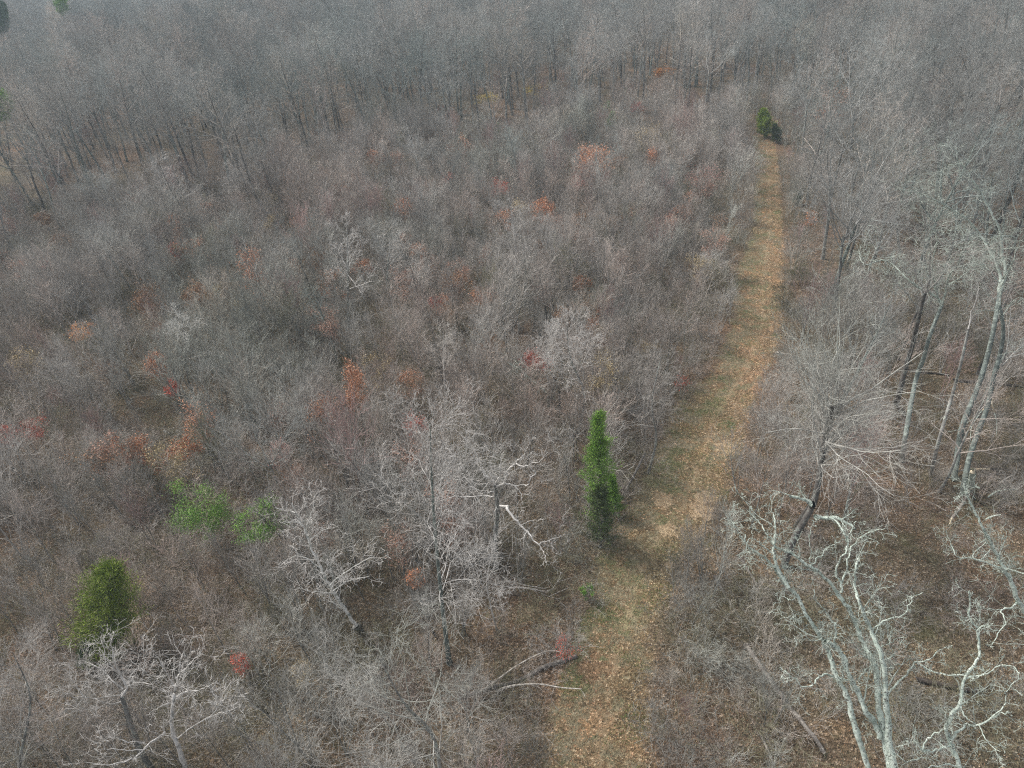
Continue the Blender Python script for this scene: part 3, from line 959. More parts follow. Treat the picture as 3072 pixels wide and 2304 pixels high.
# broken fork of fresh wood hangs on the third stem
def bits(name, label, cat, parts, base):
    r = thing(name, label, cat, tuple(base))
    for nm, pts, h0, h1, r0, r1, mat in parts:
        P = np.array([at(p[0], p[1], h0 + (h1 - h0) * i / (len(pts) - 1)) for i, p in enumerate(pts)]) - np.array(base)
        P = lerp_path(P, 3)
        w = Wood(); w.add(P[None], np.linspace(r0, r1, len(P))[None], 6)
        link_obj(nm, w.mesh(nm, M[mat]), r)
    return r


fb = at(*ZR((1930, 270))[0], 4.4)
bits('broken_branch', 'torn forked branch of fresh white wood hanging on a grey stem near the right edge', 'branch', [
    ('split_wood', ZR((1932, 262), (1930, 290), (1928, 320)), 4.6, 4.2, .05, .09, 'split'),
    ('split_wood', ZR((1928, 320), (1890, 345), (1850, 375)), 4.2, 3.6, .07, .04, 'split'),
    ('split_wood', ZR((1930, 320), (1945, 360), (1955, 395)), 4.2, 3.5, .06, .03, 'split'),
    ('hanging_branch', ZR((1850, 375), (1810, 430), (1760, 510), (1750, 600), (1742, 690)), 3.6, 2.0, .035, .012, 'lichen'),
    ('hanging_branch', ZR((1800, 430), (1720, 480), (1640, 540), (1550, 560)), 3.4, 3.0, .022, .010, 'lichen'),
    ('hanging_branch', ZR((1955, 395), (1968, 450), (1975, 520), (1970, 600)), 3.5, 2.4, .03, .010, 'lichen')], fb)

# ---- the fan shaped grey tree right of the track
def fan_tree():
    rng = np.random.default_rng(41)
    B = at(2350, 1700)
    P = [B] + [at(x, y, h) for x, y, h in ((2385, 1610, 2.2), (2440, 1510, 4.5), (2462, 1400, 7.0), (2480, 1290, 9.3), (2500, 1215, 11.0))]
    L = lerp_path(np.array(P) - B, 4)
    t, c = Wood(), Wood()
    t.add(L[None], np.linspace(.23, .13, len(L))[None], 9)
    T = L[-1]
    nl = 34
    a = rng.uniform(0, 6.283, nl); th = np.radians(rng.uniform(12, 78, nl))
    D = np.stack([np.cos(a) * np.sin(th), np.sin(a) * np.sin(th), np.cos(th)], -1)
    S = T[None] - (L[-1] - L[-9])[None] * rng.uniform(0, 1.0, (nl, 1)) ** 1.2
    Ls = rng.uniform(3.4, 7.2, nl)
    grow(c, S, D, Ls, rng.uniform(.035, .075, nl), [
        dict(n=8, s=5, wig=0.14, trop=0.06, c=8, t0=0.15, ang=(22, 58), rat=(0.52, 0.3), rr=0.5),
        dict(n=5, wig=0.16, trop=0.04, c=5, t0=0.15, ang=(22, 55), rat=(0.55, 0.4), rr=0.6),
        dict(n=4, wig=0.12, trop=0.03, c=2, t0=0.2, ang=(20, 45), rat=(0.6, 0.5), rr=0.75),
        dict(n=3, wig=0.12)], rng, 0.006)
    # lower whorls of long rising limbs
    S2, D2, L2, R2 = children(L[None], np.linspace(.33, .17, len(L))[None], np.array([1.0]), 10, .5, .97, (30, 60), (4.8, 4.4), .22, rng)
    grow(c, S2, D2, L2, R2, [
        dict(n=8, s=5, wig=0.15, trop=0.15, c=9, t0=0.15, ang=(22, 56), rat=(0.5, 0.3), rr=0.5),
        dict(n=5, wig=0.12, trop=0.05, c=5, t0=0.15, ang=(18, 45), rat=(0.55, 0.4), rr=0.6),
        dict(n=4, wig=0.12, trop=0.03, c=2, t0=0.2, ang=(20, 45), rat=(0.6, 0.5), rr=0.75),
        dict(n=3, wig=0.12)], rng, 0.006)
    finish_tree('bare_tree', 'big grey bare tree with a wide fan of ascending branches right of the track bend', 'tree', B, t, c, 'bark_dark', 'twig')


fan_tree()
stem(ZR((370, 1220), (395, 1180)), ZR((260, 1380))[0], 43, 5.5, .30, .2,
     'dark broken snag behind the lichen covered tree, pale at its torn end', [
    (ZR((390, 1190), (350, 1150), (290, 1130), (200, 1110)), 5.5, 6.2, .13, .06),
    (ZR((420, 1290), (500, 1300), (600, 1300), (700, 1350), (760, 1390)), 5.0, 5.0, .13, .05)], tm='bark_dark', cm='lichen', twig=1.2, tl=.6, name='broken_snag', cat='dead tree')

# ---- left of the track: trees with pale bent limbs
limb_tree('bare tree with pale snaking limbs and a white elbowed branch, left of the cedar', Z4((795, 1390))[0], [
    (Z4((790, 700), (760, 665), (735, 645), (700, 620), (680, 580), (665, 540), (645, 480), (635, 450), (600, 390)), 9.2, 12.5, .085, .02),
    (Z4((790, 700), (810, 660), (830, 620), (835, 540), (840, 470), (880, 410)), 9.2, 13.0, .07, .012),
    (Z4((800, 720), (860, 690), (880, 640), (890, 590), (930, 545), (960, 520), (1000, 480), (1030, 450), (1060, 390)), 9.0, 13.0, .085, .014),
    (Z4((960, 522), (1010, 550), (1075, 542), (1092, 520), (1150, 515), (1190, 480), (1230, 430)), 11.3, 12.8, .045, .010),
    (Z4((1075, 542), (1100, 580), (1125, 608), (1090, 640), (1070, 670), (1060, 708), (1000, 702), (950, 714)), 11.6, 9.8, .032, .03),
    (Z4((860, 690), (910, 696), (950, 714), (980, 745), (1005, 785), (1018, 870)), 9.6, 8.6, .06, .014),
    (Z4((800, 885), (895, 885)), 6.8, 6.9, .09, .10),
    (Z4((893, 880), (895, 910), (940, 970), (1000, 1040), (1055, 1090), (1100, 1150), (1150, 1200), (1180, 1250), (1205, 1290), (1212, 1345)), 6.9, 6.2, .10, .014),
    (Z4((1150, 1200), (1190, 1175), (1240, 1165), (1300, 1140), (1340, 1130), (1385, 1115)), 6.4, 7.0, .04, .010),
    (Z4((1240, 1165), (1265, 1215), (1258, 1260)), 6.6, 6.6, .02, .008),
    (Z4((1052, 1090), (1030, 1130), (1000, 1160), (980, 1190)), 6.6, 6.6, .03, .012),
    (Z4((780, 800), (700, 795), (620, 800), (540, 805), (450, 800), (360, 830), (300, 850)), 7.6, 8.4, .05, .014),
    (Z4((780, 760), (700, 770), (640, 740), (590, 720), (550, 680)), 8.0, 9.2, .04, .012),
    (Z4((1000, 1040), (1060, 1010), (1120, 995), (1200, 990)), 6.8, 7.6, .03, .010),
], 'bark_grey', 'twig_pale', seed=51, twig=1.8, tl=1.25, name='bare_tree', trunk_to=(Z4((790, 700))[0], 9.2, .1), trunk_r=.17, rmin=.006, crook=.2)

bare_tree('large spreading bare tree with thin pale branches left of the white elbowed limb', (1348, 1990), (1290, 1270), 'bark_green', 'twig_pale', seed=52,
          cs=0.34, spread=0.33, nb=30, mid=[(1325, 1800), (1300, 1520)], r0=.15, wig=.22, lrr=.30)
limb_tree('white barked tree leaning up to the left, beside the right green shrub', (1075, 1880), [
    (off([(2150, 800), (2090, 720), (2020, 600), (1960, 510), (1930, 440), (1880, 340), (1850, 250), (1830, 200), (1790, 130), (1760, 60)], 2.011, 0, 1479), 2.5, 10.5, .13, .02),
    (off([(1830, 200), (1800, 180), (1740, 175), (1690, 180)], 2.011, 0, 1479), 8.8, 9.6, .06, .02),
    (off([(1780, 120), (1740, 105), (1700, 100), (1660, 88)], 2.011, 0, 1479), 9.6, 10.4, .035, .012),
    (off([(1840, 230), (1870, 150), (1890, 80), (1900, 0)], 2.011, 0, 1479), 8.5, 11.5, .05, .012),
    (off([(1930, 450), (1860, 400), (1800, 380), (1730, 400)], 2.011, 0, 1479), 6.5, 8.0, .05, .012),
    (off([(1990, 560), (2050, 500), (2130, 450), (2212, 400), (2260, 380)], 2.011, 0, 1479), 5.5, 8.0, .06, .012),
    (off([(2010, 590), (2080, 540), (2140, 520), (2230, 500)], 2.011, 0, 1479), 5.3, 7.2, .05, .012),
    (off([(2020, 610), (1940, 600), (1860, 590), (1790, 570)], 2.011, 0, 1479), 5.0, 6.6, .045, .012),
    (off([(2000, 600), (2010, 520), (1990, 440), (2030, 350)], 2.011, 0, 1479), 5.3, 8.5, .05, .012),
    (off([(2060, 700), (2010, 660), (1970, 600), (1900, 560)], 2.011, 0, 1479), 4.2, 6.4, .04, .012),
    (off([(1860, 300), (1900, 260), (1960, 220), (2040, 200)], 2.011, 0, 1479), 7.8, 9.4, .035, .010),
], 'bark_grey', 'bark_white', seed=53, twig=3.0, tl=1.2, name='white_barked_tree', trunk_to=(off([(2150, 800)], 2.011, 0, 1479)[0], 2.5, .14), trunk_r=.19, twigs='twig_pale', rmin=.006, crook=.2)

# ---- bottom left trees
limb_tree('grey bare tree with two wide crowns rising from the bottom edge at the left', at(600, 2560), [
    (ZB((1540, 1700), (1480, 1480), (1430, 1370), (1430, 1200), (1440, 1100), (1450, 1030), (1470, 960), (1490, 880), (1500, 760), (1550, 640)), 2.5, 11.5, .15, .015),
    (ZB((1440, 1110), (1490, 1060), (1560, 1035), (1650, 1025), (1730, 990), (1790, 960)), 6.8, 9.0, .06, .012),
    (ZB((1435, 1130), (1350, 1150), (1280, 1190), (1210, 1230)), 6.5, 7.2, .04, .012),
    (ZB((1450, 1010), (1420, 950), (1370, 870), (1310, 760), (1250, 680)), 7.8, 10.5, .05, .012),
    (ZB((1480, 900), (1560, 820), (1620, 760), (1680, 690)), 8.8, 11.0, .04, .012),
    (ZB((1450, 1440), (1560, 1350), (1680, 1280), (1760, 1230), (1820, 1140), (1880, 1060), (1920, 960)), 4.0, 8.5, .05, .012),
    (ZB((1700, 1270), (1800, 1220), (1900, 1200), (1990, 1150)), 5.6, 7.4, .03, .010),
    (ZB((1370, 1370), (1250, 1460), (1150, 1560), (1050, 1610), (900, 1640), (700, 1620)), 4.6, 6.6, .055, .012),
    (ZB((1200, 1520), (1060, 1520), (900, 1510), (780, 1520)), 5.2, 6.6, .03, .010),
    (ZB((1200, 1460), (1060, 1450), (980, 1430), (930, 1390)), 5.0, 6.4, .03, .010),
], 'bark_grey', 'twig_pale', seed=61, twig=2.4, tl=1.2, trunk_to=(ZB((1540, 1700))[0], 2.5, .15), trunk_r=.2, crook=.16, rmin=.006)
limb_tree('pale branched bare tree in front of the cone shaped evergreen at the lower left', (470, 2330), [
    (ZB((1010, 1080), (1050, 1000), (1000, 900), (960, 820), (930, 700), (920, 600), (910, 560)), 6.5, 10.5, .08, .012),
    (ZB((1020, 1010), (950, 960), (900, 930), (830, 960), (740, 980)), 6.8, 8.6, .05, .012),
    (ZB((1050, 980), (1080, 920), (1120, 860), (1155, 800)), 7.0, 9.0, .045, .014),
    (ZB((1000, 900), (930, 830), (880, 740), (850, 640), (830, 540)), 7.6, 10.6, .045, .012),
    (ZB((950, 960), (860, 870), (800, 830), (700, 790), (560, 770)), 7.2, 9.0, .04, .010),
    (ZB((1030, 1030), (1000, 1060), (920, 1070), (800, 1090), (680, 1080), (600, 1080)), 6.4, 7.8, .04, .012),
    (ZB((1000, 1120), (930, 1140), (850, 1120), (780, 1090)), 6.0, 7.0, .035, .012),
    (ZB((1060, 990), (1150, 960), (1250, 970), (1330, 900)), 7.0, 8.6, .035, .010),
    (ZB((1180, 900), (1200, 790), (1190, 700), (1165, 565)), 7.6, 10.4, .035, .012),
    (ZB((700, 1080), (640, 1000), (590, 920), (570, 800)), 7.6, 9.6, .03, .010),
], 'bark_grey', 'twig_pale', seed=62, twig=2.8, tl=1.15, trunk_to=(ZB((1010, 1080))[0], 6.5, .09), trunk_r=.14, crook=.16, rmin=.006)
bare_tree('fine grey tree fanning up from the bottom edge just left of the track', (1330, 2440), (1130, 1960), 'bark_grey', 'twig', form='sap', seed=63,
          cs=0.15, spread=0.42, nb=17, name='bare_tree')
bare_tree('fine twigged bare tree at the far left of the bottom edge', (90, 2440), (40, 1960), 'bark_grey', 'twig', seed=64, cs=0.3, spread=0.4, nb=22)
bare_tree('slender pale sapling standing below the elbowed limb', (1490, 1890), (1482, 1640), 'twig_pale', 'twig_pale', form='sap', seed=65, cs=0.25, spread=0.34, nb=14, name='sapling')
bare_tree('tall slim bare tree beside the slanting log at the left edge of the track', (1945, 1420), (1985, 1060), 'bark_grey', 'twig', form='tall', seed=66, cs=0.4, spread=0.28, nb=18, r0=.12, name='bare_tree')
bare_tree('bare sapling between the spreading tree and the cedar', (1345, 1230), (1330, 990), 'twig_pale', 'twig', form='sap', seed=67, cs=0.3, spread=0.35, nb=16, name='sapling')
bare_tree('bare tree with rising pale limbs upper right of the white elbowed branch', (1735, 1300), (1700, 960), 'bark_grey', 'twig_pale', seed=68, cs=0.35, spread=0.36, nb=16)
bare_tree('bare tree with an open pale crown left of the red shrub', (1680, 1240), (1640, 1000), 'bark_dark', 'twig_pale', seed=69, cs=0.4, spread=0.36, nb=14)

# ---- middle distance
MID = [
    ('pale fan branched tree standing out in the middle of the thicket', (1545, 850), (1530, 610), 'twig_pale', 'twig_pale', dict(cs=.12, spread=.42, nb=22, r0=.13)),
    ('pale twisted tree with spreading white limbs left of the middle', (585, 1200), (540, 930), 'bark_dark', 'bark_white', dict(cs=.45, spread=.42, nb=10, wig=.26)),
    ('dark trunked tree with a forked crown by the woodland edge, upper middle', (1800, 305), (1795, 40), 'bark_dark', 'twig', dict(cs=.3, spread=.42, nb=14)),
    ('grey stemmed tree left of the forked dark one at the woodland edge', (1475, 290), (1480, 95), 'bark_green', 'twig', dict(cs=.45, spread=.32)),
    ('dark stemmed tree at the woodland edge, left of the upper middle', (1200, 300), (1180, 110), 'bark_dark', 'twig', dict(cs=.45, spread=.32)),
    ('thin dark stemmed tree between grey ones at the woodland edge', (1520, 280), (1510, 90), 'bark_dark', 'twig', dict(cs=.45, spread=.28)),
    ('pale grey tall tree with many upright branches at the top edge', (2085, 260), (2100, -60), 'bark_green', 'twig_pale', dict(cs=.3, spread=.3, nb=18)),
    ('slim grey tree left of the tall pale one at the top edge', (2058, 262), (2058, 30), 'bark_green', 'twig', dict(cs=.5, spread=.25)),
    ('bent pale stemmed tree just above the end of the track', (2262, 270), (2285, 30), 'twig_pale', 'twig', dict(cs=.5, spread=.3, mid=[(2272, 180), (2290, 110)])),
    ('small white branched tree above the end of the track', (2213, 318), (2235, 200), 'bark_white', 'twig_pale', dict(cs=.15, spread=.5, nb=12, r0=.09)),
    ('tall grey green tree with pale knots right of the track end', (2400, 300), (2440, 60), 'bark_green', 'twig', dict(cs=.4, spread=.3)),
    ('thick greenish tree in the wood right of the upper track', (2440, 540), (2500, 330), 'bark_green', 'twig', dict(cs=.35, spread=.4, r0=.24)),
    ('dark stemmed tree at the top right with a whippy crown', (2648, 240), (2668, -20), 'bark_dark', 'twig', dict(cs=.45, spread=.34)),
    ('dark stemmed tree below the white branched fan at the upper right', (2690, 300), (2720, 120), 'bark_dark', 'twig_pale', dict(cs=.4, spread=.42)),
    ('grey tree in front of the right edge below the top corner', (2935, 300), (2990, 60), 'bark_green', 'twig', dict(cs=.4, spread=.34)),
    ('dark leaning trunk with fine crown, left wood edge', (812, 670), (700, 380), 'bark_dark', 'twig', dict(cs=.4, spread=.34, r0=.2)),
    ('dark trunk left of the leaning one at the left wood edge', (558, 700), (470, 470), 'bark_dark', 'twig_pale', dict(cs=.35, spread=.36)),
    ('dark trunk in the left wood beside pale limbs', (480, 475), (420, 280), 'bark_dark', 'twig_pale', dict(cs=.35, spread=.38)),
    ('dark trunk at the wood edge right of the leaning pair', (880, 440), (830, 240), 'bark_dark', 'twig', dict(cs=.4, spread=.34)),
    ('dark trunk with bright bark at its foot, upper left middle', (995, 452), (960, 230), 'bark_dark', 'twig', dict(cs=.4, spread=.34)),
    ('short stout tree with a rounded open crown, left middle', (725, 640), (700, 490), 'bark_dark', 'twig_pale', dict(cs=.2, spread=.45, nb=12)),
    ('grey tree with a crooked dark bough, centre left', (1275, 960), (1190, 700), 'bark_dark', 'twig', dict(cs=.35, spread=.38, wig=.22)),
    ('slim pale tree with an upright crown, centre left', (1045, 980), (1040, 650), 'bark_grey', 'twig_pale', dict(cs=.35, spread=.3)),
    ('bare tree beyond the copper leaved oak at the left', (270, 950), (240, 760), 'bark_dark', 'twig', dict(cs=.35, spread=.36)),
    ('whitish tree crown above the grey shrubs, right of the track', (2790, 860), (2760, 560), 'bark_grey', 'lichen_twig', dict(cs=.45, spread=.36)),
    ('bare tree with a sparse greenish crown, far right middle', (2700, 760), (2740, 420), 'bark_grey', 'lichen_twig', dict(cs=.4, spread=.36)),
    ('olive twigged tree by the right side of the upper track', (2620, 660), (2650, 400), 'bark_grey', 'twig', dict(cs=.4, spread=.36)),
]
for i, (lab, b, t_, tm_, cm_, kw) in enumerate(MID):
    bare_tree(lab, b, t_, tm_, cm_, seed=500 + i, **kw)

# ---- leaning, arching and dead stems
def pole(name, label, cat, pts, h0, h1, r0, r1, mat, seed=1, twig=0.5, tl=.8, tmat=None):
    rng = np.random.default_rng(seed)
    n = len(pts)
    W_ = np.array([at(p[0], p[1], h0 + (h1 - h0) * i / (n - 1)) for i, p in enumerate(pts)])
    B = W_[0].copy()
    P = lerp_path(W_ - B, 4)
    R = np.linspace(r0, r1, len(P)) * (1 + rng.normal(0, .05, len(P)))
    t, tw = Wood(), Wood()
    t.add(P[None], R[None], 7)
    Ls = float(np.linalg.norm(np.diff(P, axis=0), axis=1).sum())
    k = int(Ls * twig)
    if k > 0:
        S, D, L, R1 = children(P[None], R[None], np.array([tl]), k, 0.2, 1.0, (30, 75), (1, .8), 0.35, rng)
        grow(tw, S, D, L, R1, [dict(n=5, wig=.2, c=3, t0=.3, ang=(30, 60), rat=(.6, .4), rr=.6), dict(n=4, wig=.2)], rng, .006)
    r = thing(name, label, cat, tuple(B))
    link_obj('trunk', t.mesh('trunk', M[mat]), r)
    if not tw.empty():
        link_obj('branches', tw.mesh('branches', M[tmat or mat]), r)
    return r


pole('leaning_dead_tree', 'pale dead tree leaning up to the left in the wood right of the upper track', 'dead tree',
     ZT((1410, 1250), (1370, 1170), (1300, 1090), (1240, 1010), (1200, 970), (1150, 910), (1110, 870), (1060, 840)), .3, 11.5, .17, .04, 'log_pale', 71, 1.2, 1.6)
pole('dead_snag', 'short broken white dead snag right of the track end', 'dead tree', ZT((1226, 740), (1224, 690), (1222, 640), (1222, 575)), 8.0, 12.0, .16, .07, 'bark_white', 72, 0)
pole('arching_dark_tree', 'dark thin tree bent over in a long arch right of the track end', 'tree',
     ZT((1090, 680), (1150, 590), (1200, 540), (1270, 505), (1340, 485), (1380, 478)), 0, 7.5, .16, .03, 'bark_dark', 73, 1.0, 1.5)
pole('leaning_log', 'slanting tan dead log at the left edge of the track beside the cedar', 'log',
     [(1852, 1515), (1880, 1465), (1905, 1420), (1935, 1358)], .1, 2.6, .10, .08, 'log', 74, 0)
pole('bent_pale_sapling', 'bent white stem with a forked top in the wood at the upper right', 'tree',
     ZT((1500, 730), (1560, 690), (1640, 700), (1700, 750)), 6, 7, .07, .03, 'bark_white', 75, 1.0, 1.5)
pole('dark_crooked_tree', 'crooked black branch bowed over in the middle of the thicket', 'tree',
     off([(552, 310), (540, 240), (520, 200), (490, 170), (440, 160), (385, 185), (320, 165)], 2.011, 1000, 750), .2, 6.5, .14, .02, 'bark_dark', 76, 1.2, 1.2, 'twig_pale')
pole('leaning_pale_stem', 'thin pale stem leaning left in the centre right of the thicket', 'tree',
     off([(1780, 1530), (1710, 1500), (1620, 1480), (1580, 1440), (1530, 1440)], 2.011, 1000, 0), 3, 7, .08, .02, 'twig_pale', 77, 1.5, 1.4)
pole('white_forked_limb', 'white forked limb above the thicket near the upper middle', 'tree',
     off([(1400, 900), (1370, 840), (1320, 840), (1370, 800), (1320, 785), (1240, 745)], 2.011, 1000, 0), .5, 7.5, .10, .03, 'bark_white', 78, 1.0, 1.2)
pole('leaning_dead_tree', 'thin pale dead stem leaning above the red shrub in the thicket', 'dead tree',
     off([(1330, 900), (1260, 840), (1180, 770), (1110, 710), (1050, 680)], 2.011, 1000, 750), .3, 6.0, .09, .03, 'lichen', 79, 1.4, 1.4)

# ---- fallen logs
def log(label, pts, r0, r1, mat, seed=1, lift=0.0, stubs=2, name='fallen_log'):
    rng = np.random.default_rng(seed)
    G = np.array([at(*p) for p in pts])
    G = lerp_path(G, 5)
    R = np.linspace(r0, r1, len(G)) * (1 + rng.normal(0, .06, len(G)))
    G[:, 2] = hz(G[:, 0], G[:, 1]) + R * 0.75 + lift * np.linspace(1, 0.2, len(G))
    B = G[0].copy(); B[2] -= r0
    P = G - B
    t, tw = Wood(), Wood()
    t.add(P[None], R[None], 9)
    # end cuts
    r = thing(name, label, 'log', tuple(B))
    body = t.mesh('log_body', M[mat])
    link_obj('log_body', body, r)
    if stubs:
        S, D, L, R1 = children(P[None], R[None], np.array([0.9]), stubs, 0.25, 1.0, (35, 70), (1, .7), 0.4, rng)
        D[:, 2] = np.abs(D[:, 2]) + .1
        grow(tw, S, unit(D), L, R1, [dict(n=4, wig=.15, c=2, t0=.4, rat=(.6, .5), rr=.6), dict(n=3, wig=.2)], rng, .007)
        link_obj('branch_stub', tw.mesh('branch_stub', M[mat]), r)
    return r


log('pale upper piece of a long dead trunk lying right of the track', Z9((345, 505), (380, 570), (430, 660), (480, 730), (540, 820), (575, 870)), .10, .07, 'log', 81)
log('dark lower piece of a long dead trunk lying left of the lichen covered tree', Z9((530, 920), (580, 990), (640, 1080), (720, 1190), (800, 1300), (880, 1400), (960, 1500), (1010, 1580)), .15, .10, 'log', 82)
log('thin mossy log lying right of the long pale trunk', Z9((495, 388), (540, 460), (590, 540), (630, 640)), .09, .06, 'log', 83)
log('thin fallen stem at the bottom edge right of the track', Z9((620, 1460), (660, 1540), (700, 1640), (730, 1720)), .08, .05, 'log', 84)
log('forked dead tree lying left of the track, thick end towards the track', ZC((1470, 988), (1380, 1020), (1280, 1050), (1130, 1130), (980, 1170), (860, 1205), (760, 1240)), .13, .08, 'log', 85, stubs=6)
pole('fallen_branch', 'thin pale fallen branch curving above the forked dead tree left of the track', 'branch', ZC((980, 1200), (1050, 1170), (1150, 1155), (1260, 1155), (1380, 1175), (1500, 1182)), .4, 1.0, .07, .025, 'log_pale', 86, 1.0, 1.0)
pole('fallen_branch', 'thin fallen branch lying behind the forked dead tree left of the track', 'branch', ZC((860, 1215), (960, 1150), (1080, 1060), (1200, 990), (1300, 952), (1390, 962)), .4, 1.2, .06, .02, 'log_pale', 87, 1.0, .9)
log('dark straight log lying across the slope between the tall stems at the right', ZR((1200, 30), (1300, 48), (1420, 60), (1560, 75)), .10, .08, 'log_dark', 88, stubs=0)
log('long dark log reaching the right edge behind the torn white fork', ZR((1600, 122), (1780, 138), (1950, 150), (2100, 165), (2300, 190)), .14, .10, 'log_dark', 89, stubs=0)
log('grey log end poking out at the right edge of the track', [(2328, 1060), (2350, 1064), (2390, 1072)], .13, .10, 'log_pale', 90, stubs=0)
log('dark thin log lying behind the fan shaped tree', [(2480, 1100), (2530, 1092), (2590, 1096)], .09, .07, 'log_dark', 91, stubs=0)
log('dark log lying under the crooked lichen tree near the right edge', Z9((1560, 1130), (1700, 1160), (1850, 1190), (1950, 1200)), .16, .12, 'log_dark', 92, stubs=0)
bits('broken_log', 'thin broken log with pale torn middle lying near the right edge', 'log', [
    ('log_body', ZR((1560, 908), (1620, 900), (1700, 886), (1790, 880)), .35, .4, .07, .07, 'log_pale'),
    ('split_wood', ZR((1790, 880), (1850, 880), (1910, 880)), .4, .4, .07, .05, 'split'),
    ('log_body', ZR((1910, 880), (1980, 876), (2060, 878)), .4, .3, .06, .05, 'log_dark')], at(*ZR((1560, 908))[0]))
bits('broken_stump', 'tall lichen covered broken stump standing among fallen wood near the right edge', 'stump', [
    ('trunk', ZR((1740, 1060), (1755, 1000), (1765, 940), (1768, 892)), .0, 2.6, .26, .20, 'lichen'),
    ('split_wood', ZR((1765, 905), (1775, 895), (1770, 885)), 2.5, 2.8, .17, .06, 'split'),
    ('root', ZR((1700, 1040), (1760, 1020), (1830, 1045)), .2, .3, .13, .08, 'lichen'),
    ('root', ZR((1740, 1080), (1820, 1140), (1900, 1200)), .3, .2, .12, .06, 'log_dark')], at(*ZR((1740, 1060))[0]))
bits('broken_log', 'broken log with torn orange end lying below the lichen covered stump', 'log', [
    ('log_body', ZR((1740, 1060), (1690, 1160), (1640, 1240), (1590, 1300)), .7, .4, .13, .10, 'log'),
    ('split_wood', ZR((1600, 1290), (1580, 1320), (1570, 1355)), .4, .35, .10, .03, 'split')], at(*ZR((1650, 1200))[0]))
rngd = np.random.default_rng(7)
for i, (a, b) in enumerate([((1850, 1010), (1930, 980)), ((1900, 1120), (2010, 1060)), ((1940, 1200), (2060, 1120)), ((1880, 1310), (2010, 1270)), ((2000, 1000), (2120, 930)), ((1950, 1080), (2150, 1050))]):
    p = ZR(a, ((a[0] + b[0]) / 2, (a[1] + b[1]) / 2 - 8), b)
    labs = ['short bleached branch right of the lichen covered stump', 'grey fallen branch in the brush pile right of the stump', 'grey fallen branch low in the brush pile at the right edge',
            'pale fallen branch on the litter below the brush pile', 'white fallen branch on top of the brush pile at the right edge', 'long thin fallen branch across the brush pile']
    pole('fallen_branch', labs[i], 'branch', p, .4, .7, .07, .03, 'lichen' if i % 2 else 'log_pale', 95 + i, 3.0, 1.0)

# ---- evergreens
def cedar(label, base, top, width, mat='cedar', seed=1, prof=None, name='cedar_tree', dens=1.0, size=0.18, bare=0.04):
    rng = np.random.default_rng(seed)
    B = at(*base); T = top_of(B, *top)
    ax = T - B; h = float(np.linalg.norm(ax))
    _, _, dep = proj(*(B + ax * .5))
    Rm = width / 2 * float(dep) / F
    prof = prof or [(0, .75), (.15, 1), (.4, .86), (.7, .5), (.9, .22), (1, .04)]
    pt, pr = zip(*prof)
    t, c = Wood(), Wood()
    P = lerp_path([np.zeros(3), ax * .5 + rng.normal(0, .05, 3), ax], 6)[None]
    t.add(P, np.linspace(.017 * h + .02, .01, P.shape[1])[None], 6)
    nl = int(210 * dens)
    tt = np.sort(bare + (1 - bare) * rng.uniform(0, 1, nl) ** 0.85)
    S = ax[None] * tt[:, None]
    a = rng.uniform(0, 6.283, nl); up = np.radians(rng.uniform(8, 42, nl) + 28 * tt)
    D = np.stack([np.cos(a) * np.cos(up), np.sin(a) * np.cos(up), np.sin(up)], -1)
    # lumps: some sides of the tree reach farther out
    lump = 0.78 + 0.22 * np.sin(a * 2 + tt * 9 + seed) * np.sin(tt * 17 + seed * 2) + .24 * np.sin(a * 3 + tt * 31 + seed)
    L = np.maximum(Rm * np.interp(tt, pt, pr) * lump * rng.uniform(.72, 1.12, nl), .12)
    LP = walk(S, D, L, 6, 0.08, 0.06, rng)
    c.add(LP, np.linspace(.018, .005, 6)[None].repeat(nl, 0), 3)
    # sprays along the outer limb
    m = int(48 * max(1, Rm / 1.4))
    f = rng.uniform(.18, 1.0, (nl, m)) ** .7
    k = np.clip((f * 5).astype(int), 0, 4); fr = (f * 5 - k)[..., None]
    ii = np.arange(nl)[:, None]
    pts = LP[ii, k] * (1 - fr) + LP[ii, k + 1] * fr + rng.normal(0, .05 + .035 * Rm, (nl, m, 3))
    dirs = unit(LP[ii, k + 1] - LP[ii, k]) * .7 + rng.normal(0, .5, (nl, m, 3)) + np.array([0, 0, .35])
    pts, dirs = pts.reshape(-1, 3), dirs.reshape(-1, 3)
    V, Fc = blades(pts, size, rng, aspect=.20, tri=True, dirs=dirs)
    r = thing(name, label, 'evergreen', tuple(B))
    link_obj('trunk', t.mesh('trunk', M['bark_dark']), r)
    link_obj('branches', c.mesh('branches', M['twig_brown']), r)
    link_obj('foliage', mesh_from('foliage', V, [Fc], [M[mat]], smooth=False), r)
    return r


cedar('tall bright green cedar at the left edge of the track with a narrow waisted crown', (1797, 1610), (1793, 1246), 165, 'cedar', 3,
      [(0, .6), (.2, .75), (.33, .55), (.45, .9), (.6, 1), (.7, .75), (.76, .42), (.84, .55), (.92, .5), (1, .15)], dens=1.3)
cedar('low dark evergreen growth added for the shaded foot of the tall cedar', (1802, 1640), (1802, 1480), 165, 'cedar_olive', 44, [(0, .9), (.4, 1), (.8, .7), (1, .3)], dens=.65)  # added growth: its dark sprays stand in for the shading at the cedar's base
cedar('small cedar growing at the right foot of the tall cedar by the track', (1842, 1545), (1836, 1430), 70, 'cedar', 4, dens=.8)
cedar('broad cone shaped yellow green evergreen at the lower left', (335, 1975), (338, 1712), 300, 'cedar_yellow', 5,
      [(0, .8), (.15, 1), (.45, .9), (.7, .72), (.88, .5), (.95, .36), (1, .14)], dens=1.8)
cedar('small dark evergreen low at the left foot of the cone shaped one', (262, 2010), (262, 1900), 80, 'cedar_dark', 6, dens=.7)
